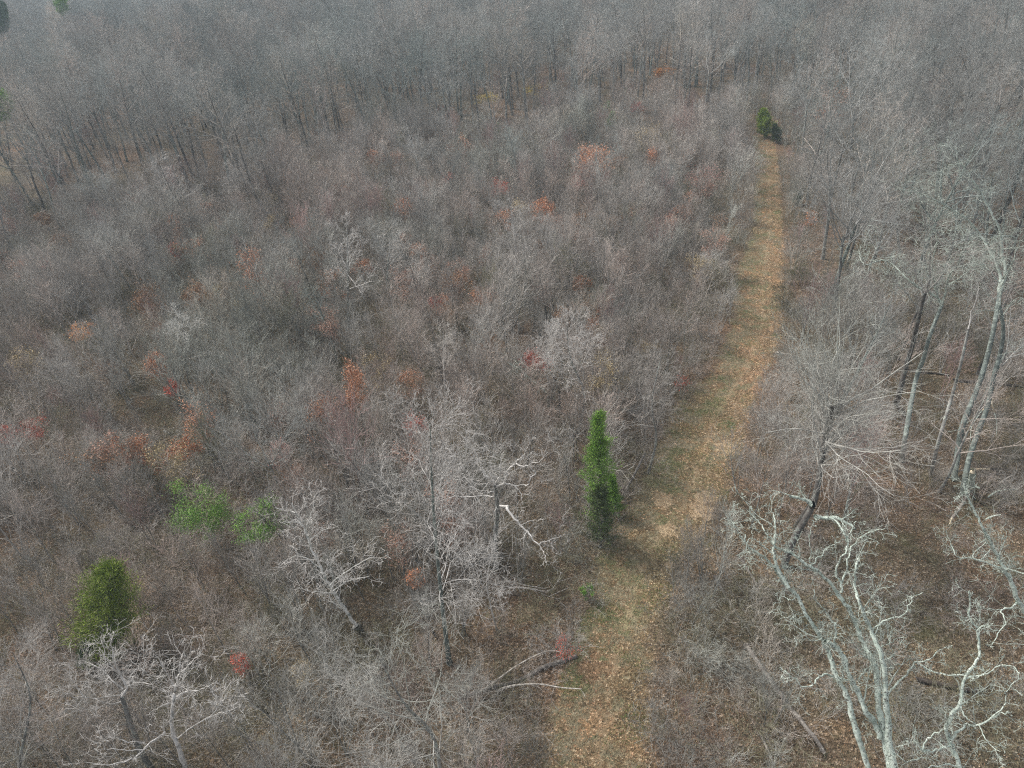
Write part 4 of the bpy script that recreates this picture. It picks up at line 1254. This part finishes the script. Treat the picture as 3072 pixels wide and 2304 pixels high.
cedar('dark green young pine at the far end of the track', (2292, 412), (2290, 332), 78, 'cedar_yellow', 7, dens=1.0, size=.35)
cedar('low dark evergreen bush beside the young pine at the far end of the track', (2330, 428), (2325, 376), 54, 'cedar_olive', 8, dens=.8, size=.3)
cedar('small round evergreen in the thicket, upper middle', (1832, 385), (1838, 340), 36, 'cedar', 9, dens=.6, size=.35)
cedar('tiny narrow evergreen in the thicket left of the upper middle', (1489, 415), (1491, 372), 20, 'cedar', 10, dens=.5, size=.3)
cedar('dark round pine crown at the top left edge of the picture', (20, 260), (5, 24), 96, 'cedar_dark', 11, [(0, .1), (.6, .7), (.75, 1), (.9, .8), (1, .3)], dens=1.4, size=.6, bare=.66)
cedar('small distant pine cut by the top edge at the left', (205, 190), (184, -22), 56, 'cedar', 12, [(0, .1), (.6, .7), (.75, 1), (.9, .8), (1, .3)], dens=1.0, size=.6, bare=.68)
cedar('green pine at the left edge below the dark round one', (40, 520), (4, 308), 110, 'cedar', 13, [(0, .1), (.6, .7), (.8, 1), (.93, .8), (1, .3)], dens=1.2, size=.45, bare=.72)
cedar('faint small evergreen in the left wood', (124, 335), (124, 298), 18, 'cedar_dark', 14, dens=.4, size=.45)
cedar('small pine at the top edge right of the track', (2572, 60), (2575, -14), 48, 'cedar_dark', 15, dens=.5, size=.5)
cedar('olive evergreen bush right of the middle of the track', (2388, 615), (2388, 580), 34, 'cedar_dark', 18, [(0, .8), (.4, 1), (.8, .8), (1, .4)], dens=.5, size=.25)


# ---- shrubs and young trees that still hold leaves
def leafy(label, c_px, w, h, mat, n=900, hT=5.0, seed=1, size=.13, name='leafy_sapling', cat='tree', twm='twig_brown', clumps=26, sd=.16):
    rng = np.random.default_rng(seed)
    w, h = w * 1.12, h * 1.12
    C = at(c_px[0], c_px[1], 0.66 * hT)
    _, _, dep = proj(*C)
    rx = w / 2 * float(dep) / F
    ang = math.atan2(CAM_Z - C[2], math.hypot(C[0], C[1]))
    rz = max(0.35, min(hT * .45, (h / 2 * float(dep) / F) / max(.35, math.cos(ang)) - rx * math.tan(ang) * .25))
    KEEP2.append((c_px[0], c_px[1], w * .5, h * .4 + 4.6 * F / float(dep) * .75))
    g = hz1(C[0], C[1])
    B = np.array([C[0], C[1], g])
    zc = C[2] - g
    t, c = Wood(), Wood()
    P = lerp_path([np.zeros(3), [rng.normal(0, .1), rng.normal(0, .1), zc * .6], [0, 0, zc + rz * .8]], 5)[None]
    R = np.linspace(.011 * hT + .01, .01, P.shape[1])[None]
    t.add(P, R, 6)
    S, D, L, R1 = children(P, R, np.array([1.0]), 16, max(.15, (zc - rz) / (zc + rz)), .98, (30, 65), (rx * 1.15, rx * .5), .5, rng)
    tips = grow(c, S, D, L, R1, [dict(n=5, wig=.12, trop=.08, c=5, t0=.2, ang=(25, 55), rat=(.6, .4), rr=.6), dict(n=4, wig=.14, trop=.04, c=3, t0=.2, rat=(.6, .5), rr=.7), dict(n=3, wig=.14)], rng, .005)
    q = unit(rng.normal(0, 1, (clumps, 3))) * rng.uniform(.25, 1.0, (clumps, 1)) ** .5
    cl = q * np.array([rx, rx, rz]) + np.array([0, 0, zc])
    wts = rng.uniform(.2, 1.6, clumps); wts /= wts.sum()
    pick = rng.choice(clumps, n, p=wts)
    pts = cl[pick] + rng.normal(0, 1, (n, 3)) * np.array([rx, rx, rz * .8]) * sd * (.9 if mat == 'leaf_green' else 1.25)
    lv = blades(pts, size, rng, droop=.4, aspect=.55)
    return finish_tree(name, label, cat, B, t, c, 'bark_grey', twm, leaves=lv, lmat=mat, cname='branches')


LV = [
    ('dark olive bush pressed against the right edge of the track', (2352, 885), 66, 76, 'leaf_olive', 900, 2.6, .08),
    ('dusty green bush right of the track above the dark olive one', (2405, 815), 70, 44, 'leaf_olive', 700, 2.4, .08),
    ('dull olive shrub mass on the left side of the track', (2060, 945), 130, 130, 'leaf_olive', 420, 5, .08),
    # label, centre, w, h, material, leaves, height, leaf size
    ('bright green leafy shrub at the lower left, left one of the green pair', (600, 1518), 165, 165, 'leaf_green', 5200, 6.0, .09),
    ('yellow green leafy shrub beside the white barked tree, right one of the green pair', (782, 1556), 140, 100, 'leaf_green', 4200, 5.5, .09),
    ('low bright green bush at the left edge of the track near the bottom', (1762, 1772), 36, 48, 'leaf_green', 420, 1.4, .07),
    ('copper leaved young oak left of the middle, the brightest', (1068, 1175), 72, 165, 'leaf_copper', 1500, 7.0, .15),
    ('russet leaved oak below it to the left, between bare saplings', (598, 1270), 76, 150, 'leaf_copper', 1100, 6.5, .14),
    ('small russet bush left below the russet oak', (545, 1345), 80, 60, 'leaf_russet', 500, 4, .14),
    ('copper leaved small oak left of the red leaved sapling', (466, 1090), 66, 70, 'leaf_copper', 700, 6, .15),
    ('tall russet oak in the left middle of the thicket', (760, 830), 76, 150, 'leaf_russet', 1100, 7, .16),
    ('broad brown leaved oak at the left, left one of two', (440, 905), 90, 110, 'leaf_brown', 1100, 7, .16),
    ('brown leaved oak right of the broad one at the left', (588, 880), 66, 80, 'leaf_brown', 700, 7, .16),
    ('orange brown small tree left of the broad brown oaks', (245, 990), 60, 50, 'leaf_orange', 300, 5, .14),
    ('tan leaved tree near the left edge', (78, 1090), 90, 100, 'leaf_tan', 600, 6, .13),
    ('faded brown leaved sapling left of the small copper oak', (318, 1110), 56, 60, 'leaf_brown', 260, 5, .14),
    ('orange red sapling under the small copper oak', (512, 1165), 34, 60, 'leaf_red', 260, 4.5, .13),
    ('dull red sapling at the left edge, nearer the corner', (20, 1310), 50, 70, 'leaf_red', 320, 5, .13),
    ('faded red sapling right of the one at the left edge', (100, 1285), 70, 50, 'leaf_red', 260, 5, .12),
    ('small orange red shrub above the bottom left trees', (722, 1995), 46, 60, 'leaf_red', 240, 3, .09),
    ('vivid red shrub in the middle of the thicket', (1612, 1075), 78, 50, 'leaf_red', 700, 4.5, .12),
    ('red leaved sapling above the spreading bare tree', (1245, 1275), 56, 62, 'leaf_red', 420, 5.5, .12),
    ('small orange red sapling above centre left', (1305, 905), 36, 30, 'leaf_red', 160, 5, .14),
    ('small red sapling far left of centre', (525, 750), 34, 40, 'leaf_red', 200, 5, .16),
    ('tiny red sapling near the left edge in the grey thicket', (125, 795), 36, 20, 'leaf_red', 120, 5, .18),
    ('pink red sapling in the left wood edge', (408, 588), 50, 50, 'leaf_pink', 150, 5, .16),
    ('yellow green sapling in the left wood edge', (287, 572), 40, 40, 'leaf_yellow', 130, 5, .16),
    ('red sapling below the woodland edge right of the middle', (1915, 322), 34, 30, 'leaf_red', 260, 5, .2),
    ('pink red sapling high in the thicket, upper middle', (1322, 325), 20, 16, 'leaf_red', 90, 4, .2),
    ('red orange sapling in the upper middle of the thicket', (1497, 562), 46, 50, 'leaf_red', 320, 5.5, .16),
    ('orange shrub left of the red orange sapling', (1340, 532), 36, 26, 'leaf_red', 120, 5, .16),
    ('russet oak with pale leaves in the upper middle, widest', (1780, 478), 110, 76, 'leaf_copper', 800, 7, .2),
    ('pink red sapling below the wide russet oak', (1735, 540), 40, 50, 'leaf_red', 220, 5, .16),
    ('narrow copper sapling in the upper middle', (1392, 445), 28, 70, 'leaf_copper', 420, 6, .18),
    ('brown small oak left of the narrow copper sapling', (1128, 470), 40, 50, 'leaf_russet', 360, 6, .18),
    ('russet sapling in the centre left thicket', (1205, 625), 60, 70, 'leaf_russet', 460, 6, .16),
    ('russet shrub behind the bare tree right of centre, left part', (1632, 640), 60, 90, 'leaf_russet', 520, 6.5, .16),
    ('brown shrub right of the tree with the white stub', (1745, 665), 46, 50, 'leaf_brown', 300, 6, .16),
    ('olive brown shrub left of the centre', (912, 690), 80, 90, 'leaf_brown', 420, 6, .16),
    ('tan small tree left of the upper middle evergreen', (1575, 415), 46, 36, 'leaf_tan', 260, 6, .2),
    ('tan and yellow shrub near the upper right of the thicket', (1945, 408), 70, 60, 'leaf_tan', 380, 6, .18),
    ('orange topped tree at the woodland edge', (1996, 215), 46, 34, 'leaf_orange', 330, 9, .25),
    ('yellow orange shrub at the woodland edge, left one', (1455, 295), 60, 30, 'leaf_yellow', 260, 6, .22),
    ('yellow orange shrub at the woodland edge, right one', (1618, 272), 80, 36, 'leaf_yellow', 340, 6, .22),
    ('small vivid green shrub left of the round evergreen', (1822, 318), 18, 30, 'leaf_green', 160, 4, .2),
    ('tiny vivid green shrub above the round evergreen', (1884, 270), 18, 26, 'leaf_green', 140, 4, .2),
    ('russet leaved tree right of the end of the track', (2500, 325), 90, 110, 'leaf_russet', 900, 9, .2),
    ('small russet bush on the right of the upper track', (2432, 655), 36, 40, 'leaf_russet', 140, 4, .13),
    ('pinkish budding tree left of the upper track', (2110, 530), 110, 70, 'leaf_pink', 520, 7, .10),
    ('pinkish budding sapling below the russet oak at the left', (835, 1360), 66, 76, 'leaf_pink', 380, 6, .09),
    ('faded russet sapling in the middle of the thicket', (1440, 885), 80, 70, 'leaf_russet', 420, 5.5, .13),
    ('reddish sapling just above the middle, right side', (1745, 850), 50, 60, 'leaf_russet', 240, 5.5, .13),
    ('faded orange sapling left of the dark bough', (1085, 800), 56, 50, 'leaf_russet', 300, 6, .15),
    ('reddish leaves on a low shrub by the track bend', (2045, 1150), 40, 46, 'leaf_red', 90, 2.5, .09),
    ('few orange red leaves on a low shrub beside the fallen forked tree', (1700, 1945), 70, 44, 'leaf_red', 130, 2, .08),
    ('orange red sprig in front of the spreading tree', (1245, 1735), 50, 50, 'leaf_russet', 200, 5, .10),
    ('brown leaved sapling right of the middle thicket edge', (2160, 660), 50, 40, 'leaf_brown', 130, 5, .14),
    ('faded yellow leaved sapling near the bottom left of centre', (905, 2020), 60, 60, 'leaf_tan', 220, 3.5, .08),
    ('rusty brown shrub in the left wood', (130, 655), 50, 40, 'leaf_brown', 220, 5, .2),
    ('rusty brown shrub below the first in the left wood', (188, 722), 56, 36, 'leaf_brown', 220, 5, .2),
    ('russet sapling at the foot of the leaning dark trunk', (615, 630), 40, 50, 'leaf_russet', 200, 5, .2),
]
for i, (lab, cp, w_, h_, mt_, n_, hT_, sz_) in enumerate(LV):
    dn = 3.4 if n_ < 1000 else 1.8
    leafy(lab, cp, w_, h_, mt_, int(n_ * dn), hT_, 700 + i, sz_, clumps=34 if w_ > 100 else 22,
          name='leafy_shrub' if 'shrub' in lab or 'bush' in lab else 'leafy_tree', cat='shrub' if 'shrub' in lab or 'bush' in lab else 'tree')

# ground rows kept free so that the named trees stay in view (only where the photo shows them clear)
KEEP += [(-200, 95, 75, 330), (-200, 368, 75, 600), (150, 36, 220, 220), (1700, 1590, 1900, 1990), (215, 1960, 460, 2260), (2235, 395, 2345, 470), (1560, 1760, 2000, 2500),
         (530, 1620, 860, 1760), (985, 1890, 1120, 1990), (2315, 900, 2380, 1000), (1790, 380, 1870, 420), (1470, 400, 1510, 440),
         (2650, 1560, 3200, 1900), (1030, 1260, 1110, 1400), (560, 1330, 640, 1450), (2180, 1650, 2700, 2080), (1380, 1960, 1740, 2160),
         (1570, 1100, 1660, 1220), (1210, 1320, 1290, 1400)]


def visible(px, py, m=60):
    return (px > -m) & (px < W_SRC + m) & (py > -m) & (py < H_SRC + m)


ORD = ['first', 'second', 'third', 'fourth', 'fifth', 'sixth', 'seventh', 'eighth', 'ninth', 'tenth', 'eleventh', 'twelfth', 'thirteenth', 'fourteenth',
       'fifteenth', 'sixteenth', 'seventeenth', 'eighteenth', 'nineteenth']
TENS = {2: 'twent', 3: 'thirt', 4: 'fort', 5: 'fift', 6: 'sixt', 7: 'sevent', 8: 'eight', 9: 'ninet'}


def ordinal(n):
    if n < 20:
        return ORD[n - 1]
    if n < 100:
        t, r = divmod(n, 10)
        return TENS[t] + ('ieth' if r == 0 else 'y-' + ORD[r - 1])
    return 'hundred and ' + ordinal(n - 100) if n > 100 else 'hundredth'


MARKS = [  # things one can find in the photograph, and where their foot stands in it
    ('the cone shaped evergreen', 335, 1985), ('the left green shrub', 600, 1640), ('the right green shrub', 775, 1650), ('the white barked leaning tree', 1060, 1860),
    ('the spreading bare tree', 1345, 2000), ('the tall cedar by the track', 1797, 1600), ('the white elbowed limb', 1490, 1700), ('the forked fallen tree', 1500, 2070),
    ('the vivid red shrub', 1612, 1150), ('the copper young oak', 1068, 1300), ('the russet oak at the left', 598, 1390), ('the small copper oak', 466, 1180),
    ('the pale fan branched tree', 1545, 850), ('the dark bush beside the track', 2352, 915), ('the fan shaped tree', 2350, 1700), ('the big lichen covered tree', 2650, 2304),
    ('the long fallen trunk', 2240, 1900), ('the torn white fork', 2960, 1350), ('the lichen covered stump', 2905, 1450), ('the grey log end', 2350, 1064),
    ('the two crowned tree', 560, 2300), ('the red leaved sapling', 1245, 1400), ('the slanting log', 1852, 1515), ('the broad brown oak', 440, 990),
    ('the left edge of the photo', 0, 1500), ('the bottom left corner', 0, 2304), ('the bottom edge of the track', 1760, 2304), ('the bent track curve', 2100, 1150)]
FARMARKS = [('the young pine on the track', 2290, 408), ('the forked dark tree', 1800, 305), ('the small white branched tree', 2213, 318), ('the left edge pine', 8, 368),
            ('the leaning dark trunk', 812, 670), ('the trunk with bright foot', 995, 452), ('the yellow woodland edge shrubs', 1618, 285), ('the orange topped tree', 1996, 240),
            ('the white dead snag', 2581, 360), ('the leaning pale dead tree', 2673, 622), ('the dark arching tree', 2530, 330), ('the top left corner', 0, 0),
            ('the top right corner', 3072, 0), ('the faint small evergreen', 124, 335), ('the olive bush by the track', 2388, 615), ('the torn white fork', 2960, 1350),
            ('the middle of the top edge', 1536, 0), ('the round thicket evergreen', 1832, 385), ('the tiny narrow evergreen', 1489, 415)]


def placed(marks, px, py, dep):
    """for every tree: nearest landmark, side of it, and its rank on that side"""
    D = np.stack([np.hypot(px - m[1], (py - m[2]) * 1.6) for m in marks])
    mk = D.argmin(0); dist = D.min(0)
    out = {}
    bins = {}
    for j in range(len(px)):
        dx, dy = px[j] - marks[mk[j]][1], (py[j] - marks[mk[j]][2]) * 1.6
        side = ('left of' if dx < 0 else 'right of') if abs(dx) > abs(dy) else ('in front of' if dy > 0 else 'behind')
        bins.setdefault((mk[j], side), []).append((dist[j], j))
    for (m, side), v in bins.items():
        for i, (_, j) in enumerate(sorted(v)):
            out[j] = (ordinal(i + 1) if i < 199 else 'far', side, marks[m][0])
    return out


def fill():
    rng = np.random.default_rng(77)
    half = lambda y: 34 + 0.80 * max(y, 0)
    # young growth
    xs, ys = spread(1.8, 0.5, 8, 420, half, rng)
    far = np.hypot(xs, ys)
    keep = rng.uniform(0, 1, len(xs)) < np.where(far < 160, 1.0, 0.55)
    xs, ys = xs[keep], ys[keep]
    g = hz(xs, ys)
    px, py, dep = proj(xs, ys, g)
    u = across(xs, ys)
    mz = mature_zone(px, py)
    wn = np.sin(xs * .13 + 1.3 * np.sin(ys * .09)) * np.sin(ys * .11 + 1.1 * np.sin(xs * .07 + 2))       # clumps and gaps
    p = np.where(mz, np.where((px > 2400) | (dep < 90), .34, .24), 0.90) + np.where(mz, .12, .28) * wn
    p = np.where((px > 2150) & (py > 1600), 0.10 + .08 * wn, p)            # open litter under the lichen trees
    p = np.where((px > 1960) & (px < 2330) & (py > 1850), 0.75, p)         # brush right of the track at the bottom
    p = np.where((px > 2200) & (px < 2640) & (py > 900) & (py <= 1600), 0.72, p)
    p = np.where((px > 2640) & (py > 900) & (py <= 1650), 0.42, p)
    p = np.where((px < 1650) & (py > 1850) & ~mz, 0.85 + .25 * wn, p)
    p = np.where((px < 700) & (py > 1600) & (py < 2150), 0.62 + .35 * wn, p)
    edge = np.abs(u)
    ok = (rng.uniform(0, 1, len(xs)) < p) & (edge > 1.0 + .22 * rng.uniform(0, 1, len(xs))) & kept(px, py)
    # tall growth may not stand right before the open track
    xs, ys, g, px, py, dep, mz, u = [a[ok] for a in (xs, ys, g, px, py, dep, mz, u)]
    sc = (rng.uniform(0.55, 1.1, len(xs)) + .16 * np.sin(xs * .21 + 2 * np.sin(ys * .13)) + .22 * (rng.uniform(0, 1, len(xs)) < .12)) * 1.06 * np.where(mz, 0.85, 1.0)
    sc *= np.where(np.abs(across(xs, ys)) < 1.9, 0.72, 1.0)
    sc *= np.where((px > 1960) & (px < 2330) & (py > 1850), 0.55, 1.0)
    sc *= np.where((py > 1750) & (px < 1700), 0.85, 1.0)
    vr = rng.choice(10, len(xs), p=[.15, .14, .13, .13, .12, .11, .09, .08, .025, .025])
    rz = rng.uniform(0, 6.283, len(xs))
    tpx, tpy, _ = proj(xs, ys, g + 3.5 * sc)
    vis = visible(tpx, tpy, 0) & visible(px, py, 400)
    size = np.where(vis, sc / dep, 0)
    order = np.argsort(-size)
    ind = order[:300]; rest = order[300:]
    where = placed(MARKS + FARMARKS, px, py, dep)
    for j in ind:
        k = vr[j]
        od, sd_, mk_ = where[j]
        side = 'left' if u[j] < 0 else 'right'
        row = 'near' if dep[j] < 40 else 'further up'
        lab = {('left', 'near'): 'in the near thicket left of the track', ('left', 'further up'): 'in the thicket further up, left of the track',
               ('right', 'near'): 'among the leaf litter right of the track', ('right', 'further up'): 'in the wood further up, right of the track'}[(side, row)]
        r = thing('sapling', '%s bare sapling, %s one %s %s' % (TW_WORD[k], od, sd_, mk_), 'sapling', (xs[j], ys[j], g[j] - .03), rz[j], sc[j], group='bare %s saplings %s' % (TW_WORD[k], lab))
        for nm, src in (('trunk', SAP[k][0]), ('branches', SAP[k][1])):
            o = bpy.data.objects.new(nm, src); COL.objects.link(o); o.parent = r
    stuff_scatter('sapling_thicket', 'dense thicket of bare grey and brown saplings', [s[2] for s in SAP],
                  np.stack([xs, ys, g - .03], -1)[rest], rz[rest], sc[rest], vr[rest])
    # tall wood
    xs, ys = spread(5.0, 0.42, 20, 480, half, rng)
    g = hz(xs, ys)
    px, py, dep = proj(xs, ys, g)
    mz = mature_zone(px, py)
    near_right = (px > 2500) & (py > 900)
    p = np.where(mz, 0.90, np.where(py < 900, 0.11, 0.05))
    p = np.where(near_right, 0.42, p)
    p = np.where((py > 1500), 0.0, p)
    p = np.where((~mz) & (py > 900), 0.03, p)
    ok = (rng.uniform(0, 1, len(xs)) < p) & (np.abs(across(xs, ys)) > 2.2) & kept(px, py) & ~((px > 2180) & (px < 2420) & (py < 470) & (py > 330))
    xs, ys, g, px, py, dep, mz = [a[ok] for a in (xs, ys, g, px, py, dep, mz)]
    sc = rng.uniform(0.70, 1.15, len(xs)) * np.where(mz, 1.0, .6) * np.where((px > 2500) & (py > 900), .72, 1)
    vr = rng.integers(0, 8, len(xs)); rz = rng.uniform(0, 6.283, len(xs))
    tpx, tpy, _ = proj(xs, ys, g + 10 * sc)
    vis = visible(tpx, tpy, 0) & visible(px, py, 500)
    size = np.where(vis, sc / dep, 0)
    order = np.argsort(-size)
    n = min(300, int(vis.sum()))
    ind = order[:n]; rest = order[n:]
    where = placed(MARKS + FARMARKS, px, py, dep)
    for j in ind:
        k = vr[j]
        od, sd_, mk_ = where[j]
        zone = 'in the wood at the upper left' if px[j] < 900 else 'at the woodland edge above the thicket' if px[j] < 2250 else 'in the wood right of the track'
        bk = ['dark barked', 'grey barked', 'grey green barked'][k % 3]
        r = thing('tall_tree', '%s tall bare tree, %s %s %s' % (bk, od, sd_, mk_), 'tree', (xs[j], ys[j], g[j] - .05), rz[j], sc[j], group='%s tall bare trees %s' % (bk, zone))
        for nm, src in (('trunk', MAT[k][0]), ('crown', MAT[k][1])):
            o = bpy.data.objects.new(nm, src); COL.objects.link(o); o.parent = r
    if len(rest):
        stuff_scatter('distant_woodland', 'bare grey woodland fading into the distance', [s[2] for s in MAT],
                      np.stack([xs, ys, g - .05], -1)[rest], rz[rest], sc[rest], vr[rest])
    # undergrowth
    xs, ys = spread(1.25, 0.5, 10, 120, half, rng)
    g = hz(xs, ys)
    px, py, dep = proj(xs, ys, g)
    u = np.abs(across(xs, ys))
    wn = np.sin(xs * .31 + 1.3 * np.sin(ys * .23)) * np.sin(ys * .27 + 1.1 * np.sin(xs * .19 + 2))
    p = np.where(px > 2150, .34, .7) + .3 * wn
    p = np.where((px > 1960) & (px < 2330) & (py > 1750), .9, p)
    ok = (rng.uniform(0, 1, len(xs)) < p) & (u > .98) & visible(px, py, 500)
    xs, ys, g = xs[ok], ys[ok], g[ok]
    stuff_scatter('undergrowth', 'low tangle of bare brush under the saplings', BRU, np.stack([xs, ys, g - .03], -1),
                  rng.uniform(0, 6.28, len(xs)), rng.uniform(.55, 1.3, len(xs)), rng.integers(0, 5, len(xs)))
    # young trees that still hold some faded leaves, spread through the thicket
    protos = []
    for i in range(6):
        t, c = sapling_wood(900 + i, 6.0, i)
        r2 = np.random.default_rng(950 + i)
        cl = np.stack([r2.normal(0, .75, 20), r2.normal(0, .75, 20), r2.uniform(2.4, 6.2, 20)], -1)
        pts = cl[r2.integers(0, 20, 1500)] + r2.normal(0, .28, (1500, 3))
        V, Fc = blades(pts, .15, r2, droop=.4, aspect=.55)
        protos.append((t.mesh('sapling_stem', M['bark_grey']), c.mesh('sapling_branches', M['twig_brown']),
                       mesh_from('leaves', V, [Fc], [M[['leaf_salmon', 'leaf_russet', 'leaf_brown', 'leaf_salmon', 'leaf_tan', 'leaf_copper'][i]]], smooth=False)))
    word = ['salmon', 'russet', 'brown', 'salmon', 'tan', 'copper']
    qx = rng.uniform(20, 2150, 150); qy = rng.uniform(480, 1750, 150)
    qq = [at(a, b) for a, b in zip(qx, qy)]
    xs = np.array([q[0] for q in qq]); ys = np.array([q[1] for q in qq])
    px, py, dep = qx, qy, proj(xs, ys, hz(xs, ys))[2]
    ok = (np.abs(across(xs, ys)) > 2) & ~mature_zone(px, py) & kept(px, py) & (rng.uniform(0, 1, 150) < np.where(py < 1100, .75, .4))
    xs, ys, px, py, dep = xs[ok], ys[ok], px[ok], py[ok], dep[ok]
    where = placed(MARKS + FARMARKS, px, py, dep)
    for j in range(len(xs)):
        k = int(rng.integers(0, 6)); od, sd_, mk_ = where[j]
        r = thing('leafy_sapling', 'faded %s leaved sapling, %s leafy one %s %s' % (word[k], od, sd_, mk_), 'tree', (xs[j], ys[j], hz1(xs[j], ys[j]) - .03),
                  rng.uniform(0, 6.28), rng.uniform(.55, .95), group='saplings in the thicket that hold faded leaves')
        for nm, src in zip(('trunk', 'branches', 'leaves'), protos[k]):
            o = bpy.data.objects.new(nm, src); COL.objects.link(o); o.parent = r
    # loose leaves and grass
    n = 90000
    y = rng.uniform(12, 78, n); x = rng.uniform(-1, 1, n) * (26 + .66 * y)
    px, py, _ = proj(x, y, hz(x, y)); v = visible(px, py, 40)
    x, y = x[v], y[v]
    pts = np.stack([x, y, hz(x, y) + .045], -1)
    d = rng.normal(0, 1, pts.shape) * [1, 1, .45]
    V, Fc = blades(pts, .085, rng, aspect=.62, dirs=d)
    mats = [M['leaf_brown'], leaf_mat('dull_leaves', [(.07, .05, .035), (.15, .11, .08)]), M['leaf_tan'], leaf_mat('pale_leaves', [(.30, .22, .15), (.50, .40, .30)])]
    o = link_obj('fallen_leaves', mesh_from('fallen_leaves', V, [Fc], mats, rng.choice(4, len(Fc), p=[.46, .22, .22, .10]), smooth=False))
    tag(o, 'loose brown and tan leaves scattered over the ground', kind='stuff')
    # grass blades on the track
    n = 110000
    k = rng.integers(0, len(TC) - 1, n)
    wgt = 1.0
    f = rng.uniform(0, 1, n)
    cu = rng.uniform(-1, 1, n)
    ctr = TC[k] * (1 - f[:, None]) + TC[k + 1] * f[:, None]; hw = TH[k] * (1 - f[:, None]) + TH[k + 1] * f[:, None]
    q = ctr + hw * cu[:, None]
    x, y = q[:, 0], q[:, 1]
    wn = np.sin(x * 1.1 + 1.7 * np.sin(y * .8)) * np.sin(y * .9 + 1.5 * np.sin(x * .7 + 2))
    v = (y < 110) & (rng.uniform(0, 1, n) < .45 + .5 * wn)
    x, y, wn = x[v], y[v], wn[v]
    pts = np.stack([x, y, hz(x, y) + .03], -1)
    d = rng.normal(0, .7, pts.shape) * [1, 1, .3] + [0, 0, .7]
    V, Fc = blades(pts, .13, rng, aspect=.16, tri=True, dirs=d)
    mi = np.where((wn > .25) & (rng.uniform(0, 1, len(wn)) < .7), 1, 0)
    gm = leaf_mat('dry_grass', [(.22, .17, .09), (.36, .29, .17), (.46, .40, .26)]); gm2 = leaf_mat('green_grass', [(.07, .11, .03), (.13, .18, .05), (.22, .26, .09)])
    o = link_obj('grass', mesh_from('grass', V, [Fc], [gm, gm2], mi, smooth=False))
    tag(o, 'short dry and green grass on the track', kind='stuff')


fill()

# ------------------------------------------------------------------ the air
hm, hnt = new_mat('pale_haze')
pv = N(hnt, 'ShaderNodeVolumePrincipled')
pv.inputs['Color'].default_value = (0.64, 0.78, 0.88, 1)
pv.inputs['Density'].default_value = HAZE
pv.inputs['Anisotropy'].default_value = 0.0
ho = N(hnt, 'ShaderNodeOutputMaterial')
link(hnt, pv.outputs[0], ho.inputs['Volume'])
zlo = float(Z.min()) - 1.0
x0, x1, y0, y1, z1 = gx[0] - 20, gx[-1] + 20, gy[0] - 20, gy[-1] + 20, max(45.0, float(Z.max()) + 1)
hv = [(x, y, z) for z in (zlo, z1) for y in (y0, y1) for x in (x0, x1)]
hf = np.array([[0, 2, 3, 1], [4, 5, 7, 6], [0, 1, 5, 4], [2, 6, 7, 3], [0, 4, 6, 2], [1, 3, 7, 5]])
haze = link_obj('haze', mesh_from('haze', hv, [hf], [hm], smooth=False))
tag(haze, 'thin pale blue air between the camera and the far trees', kind='stuff')
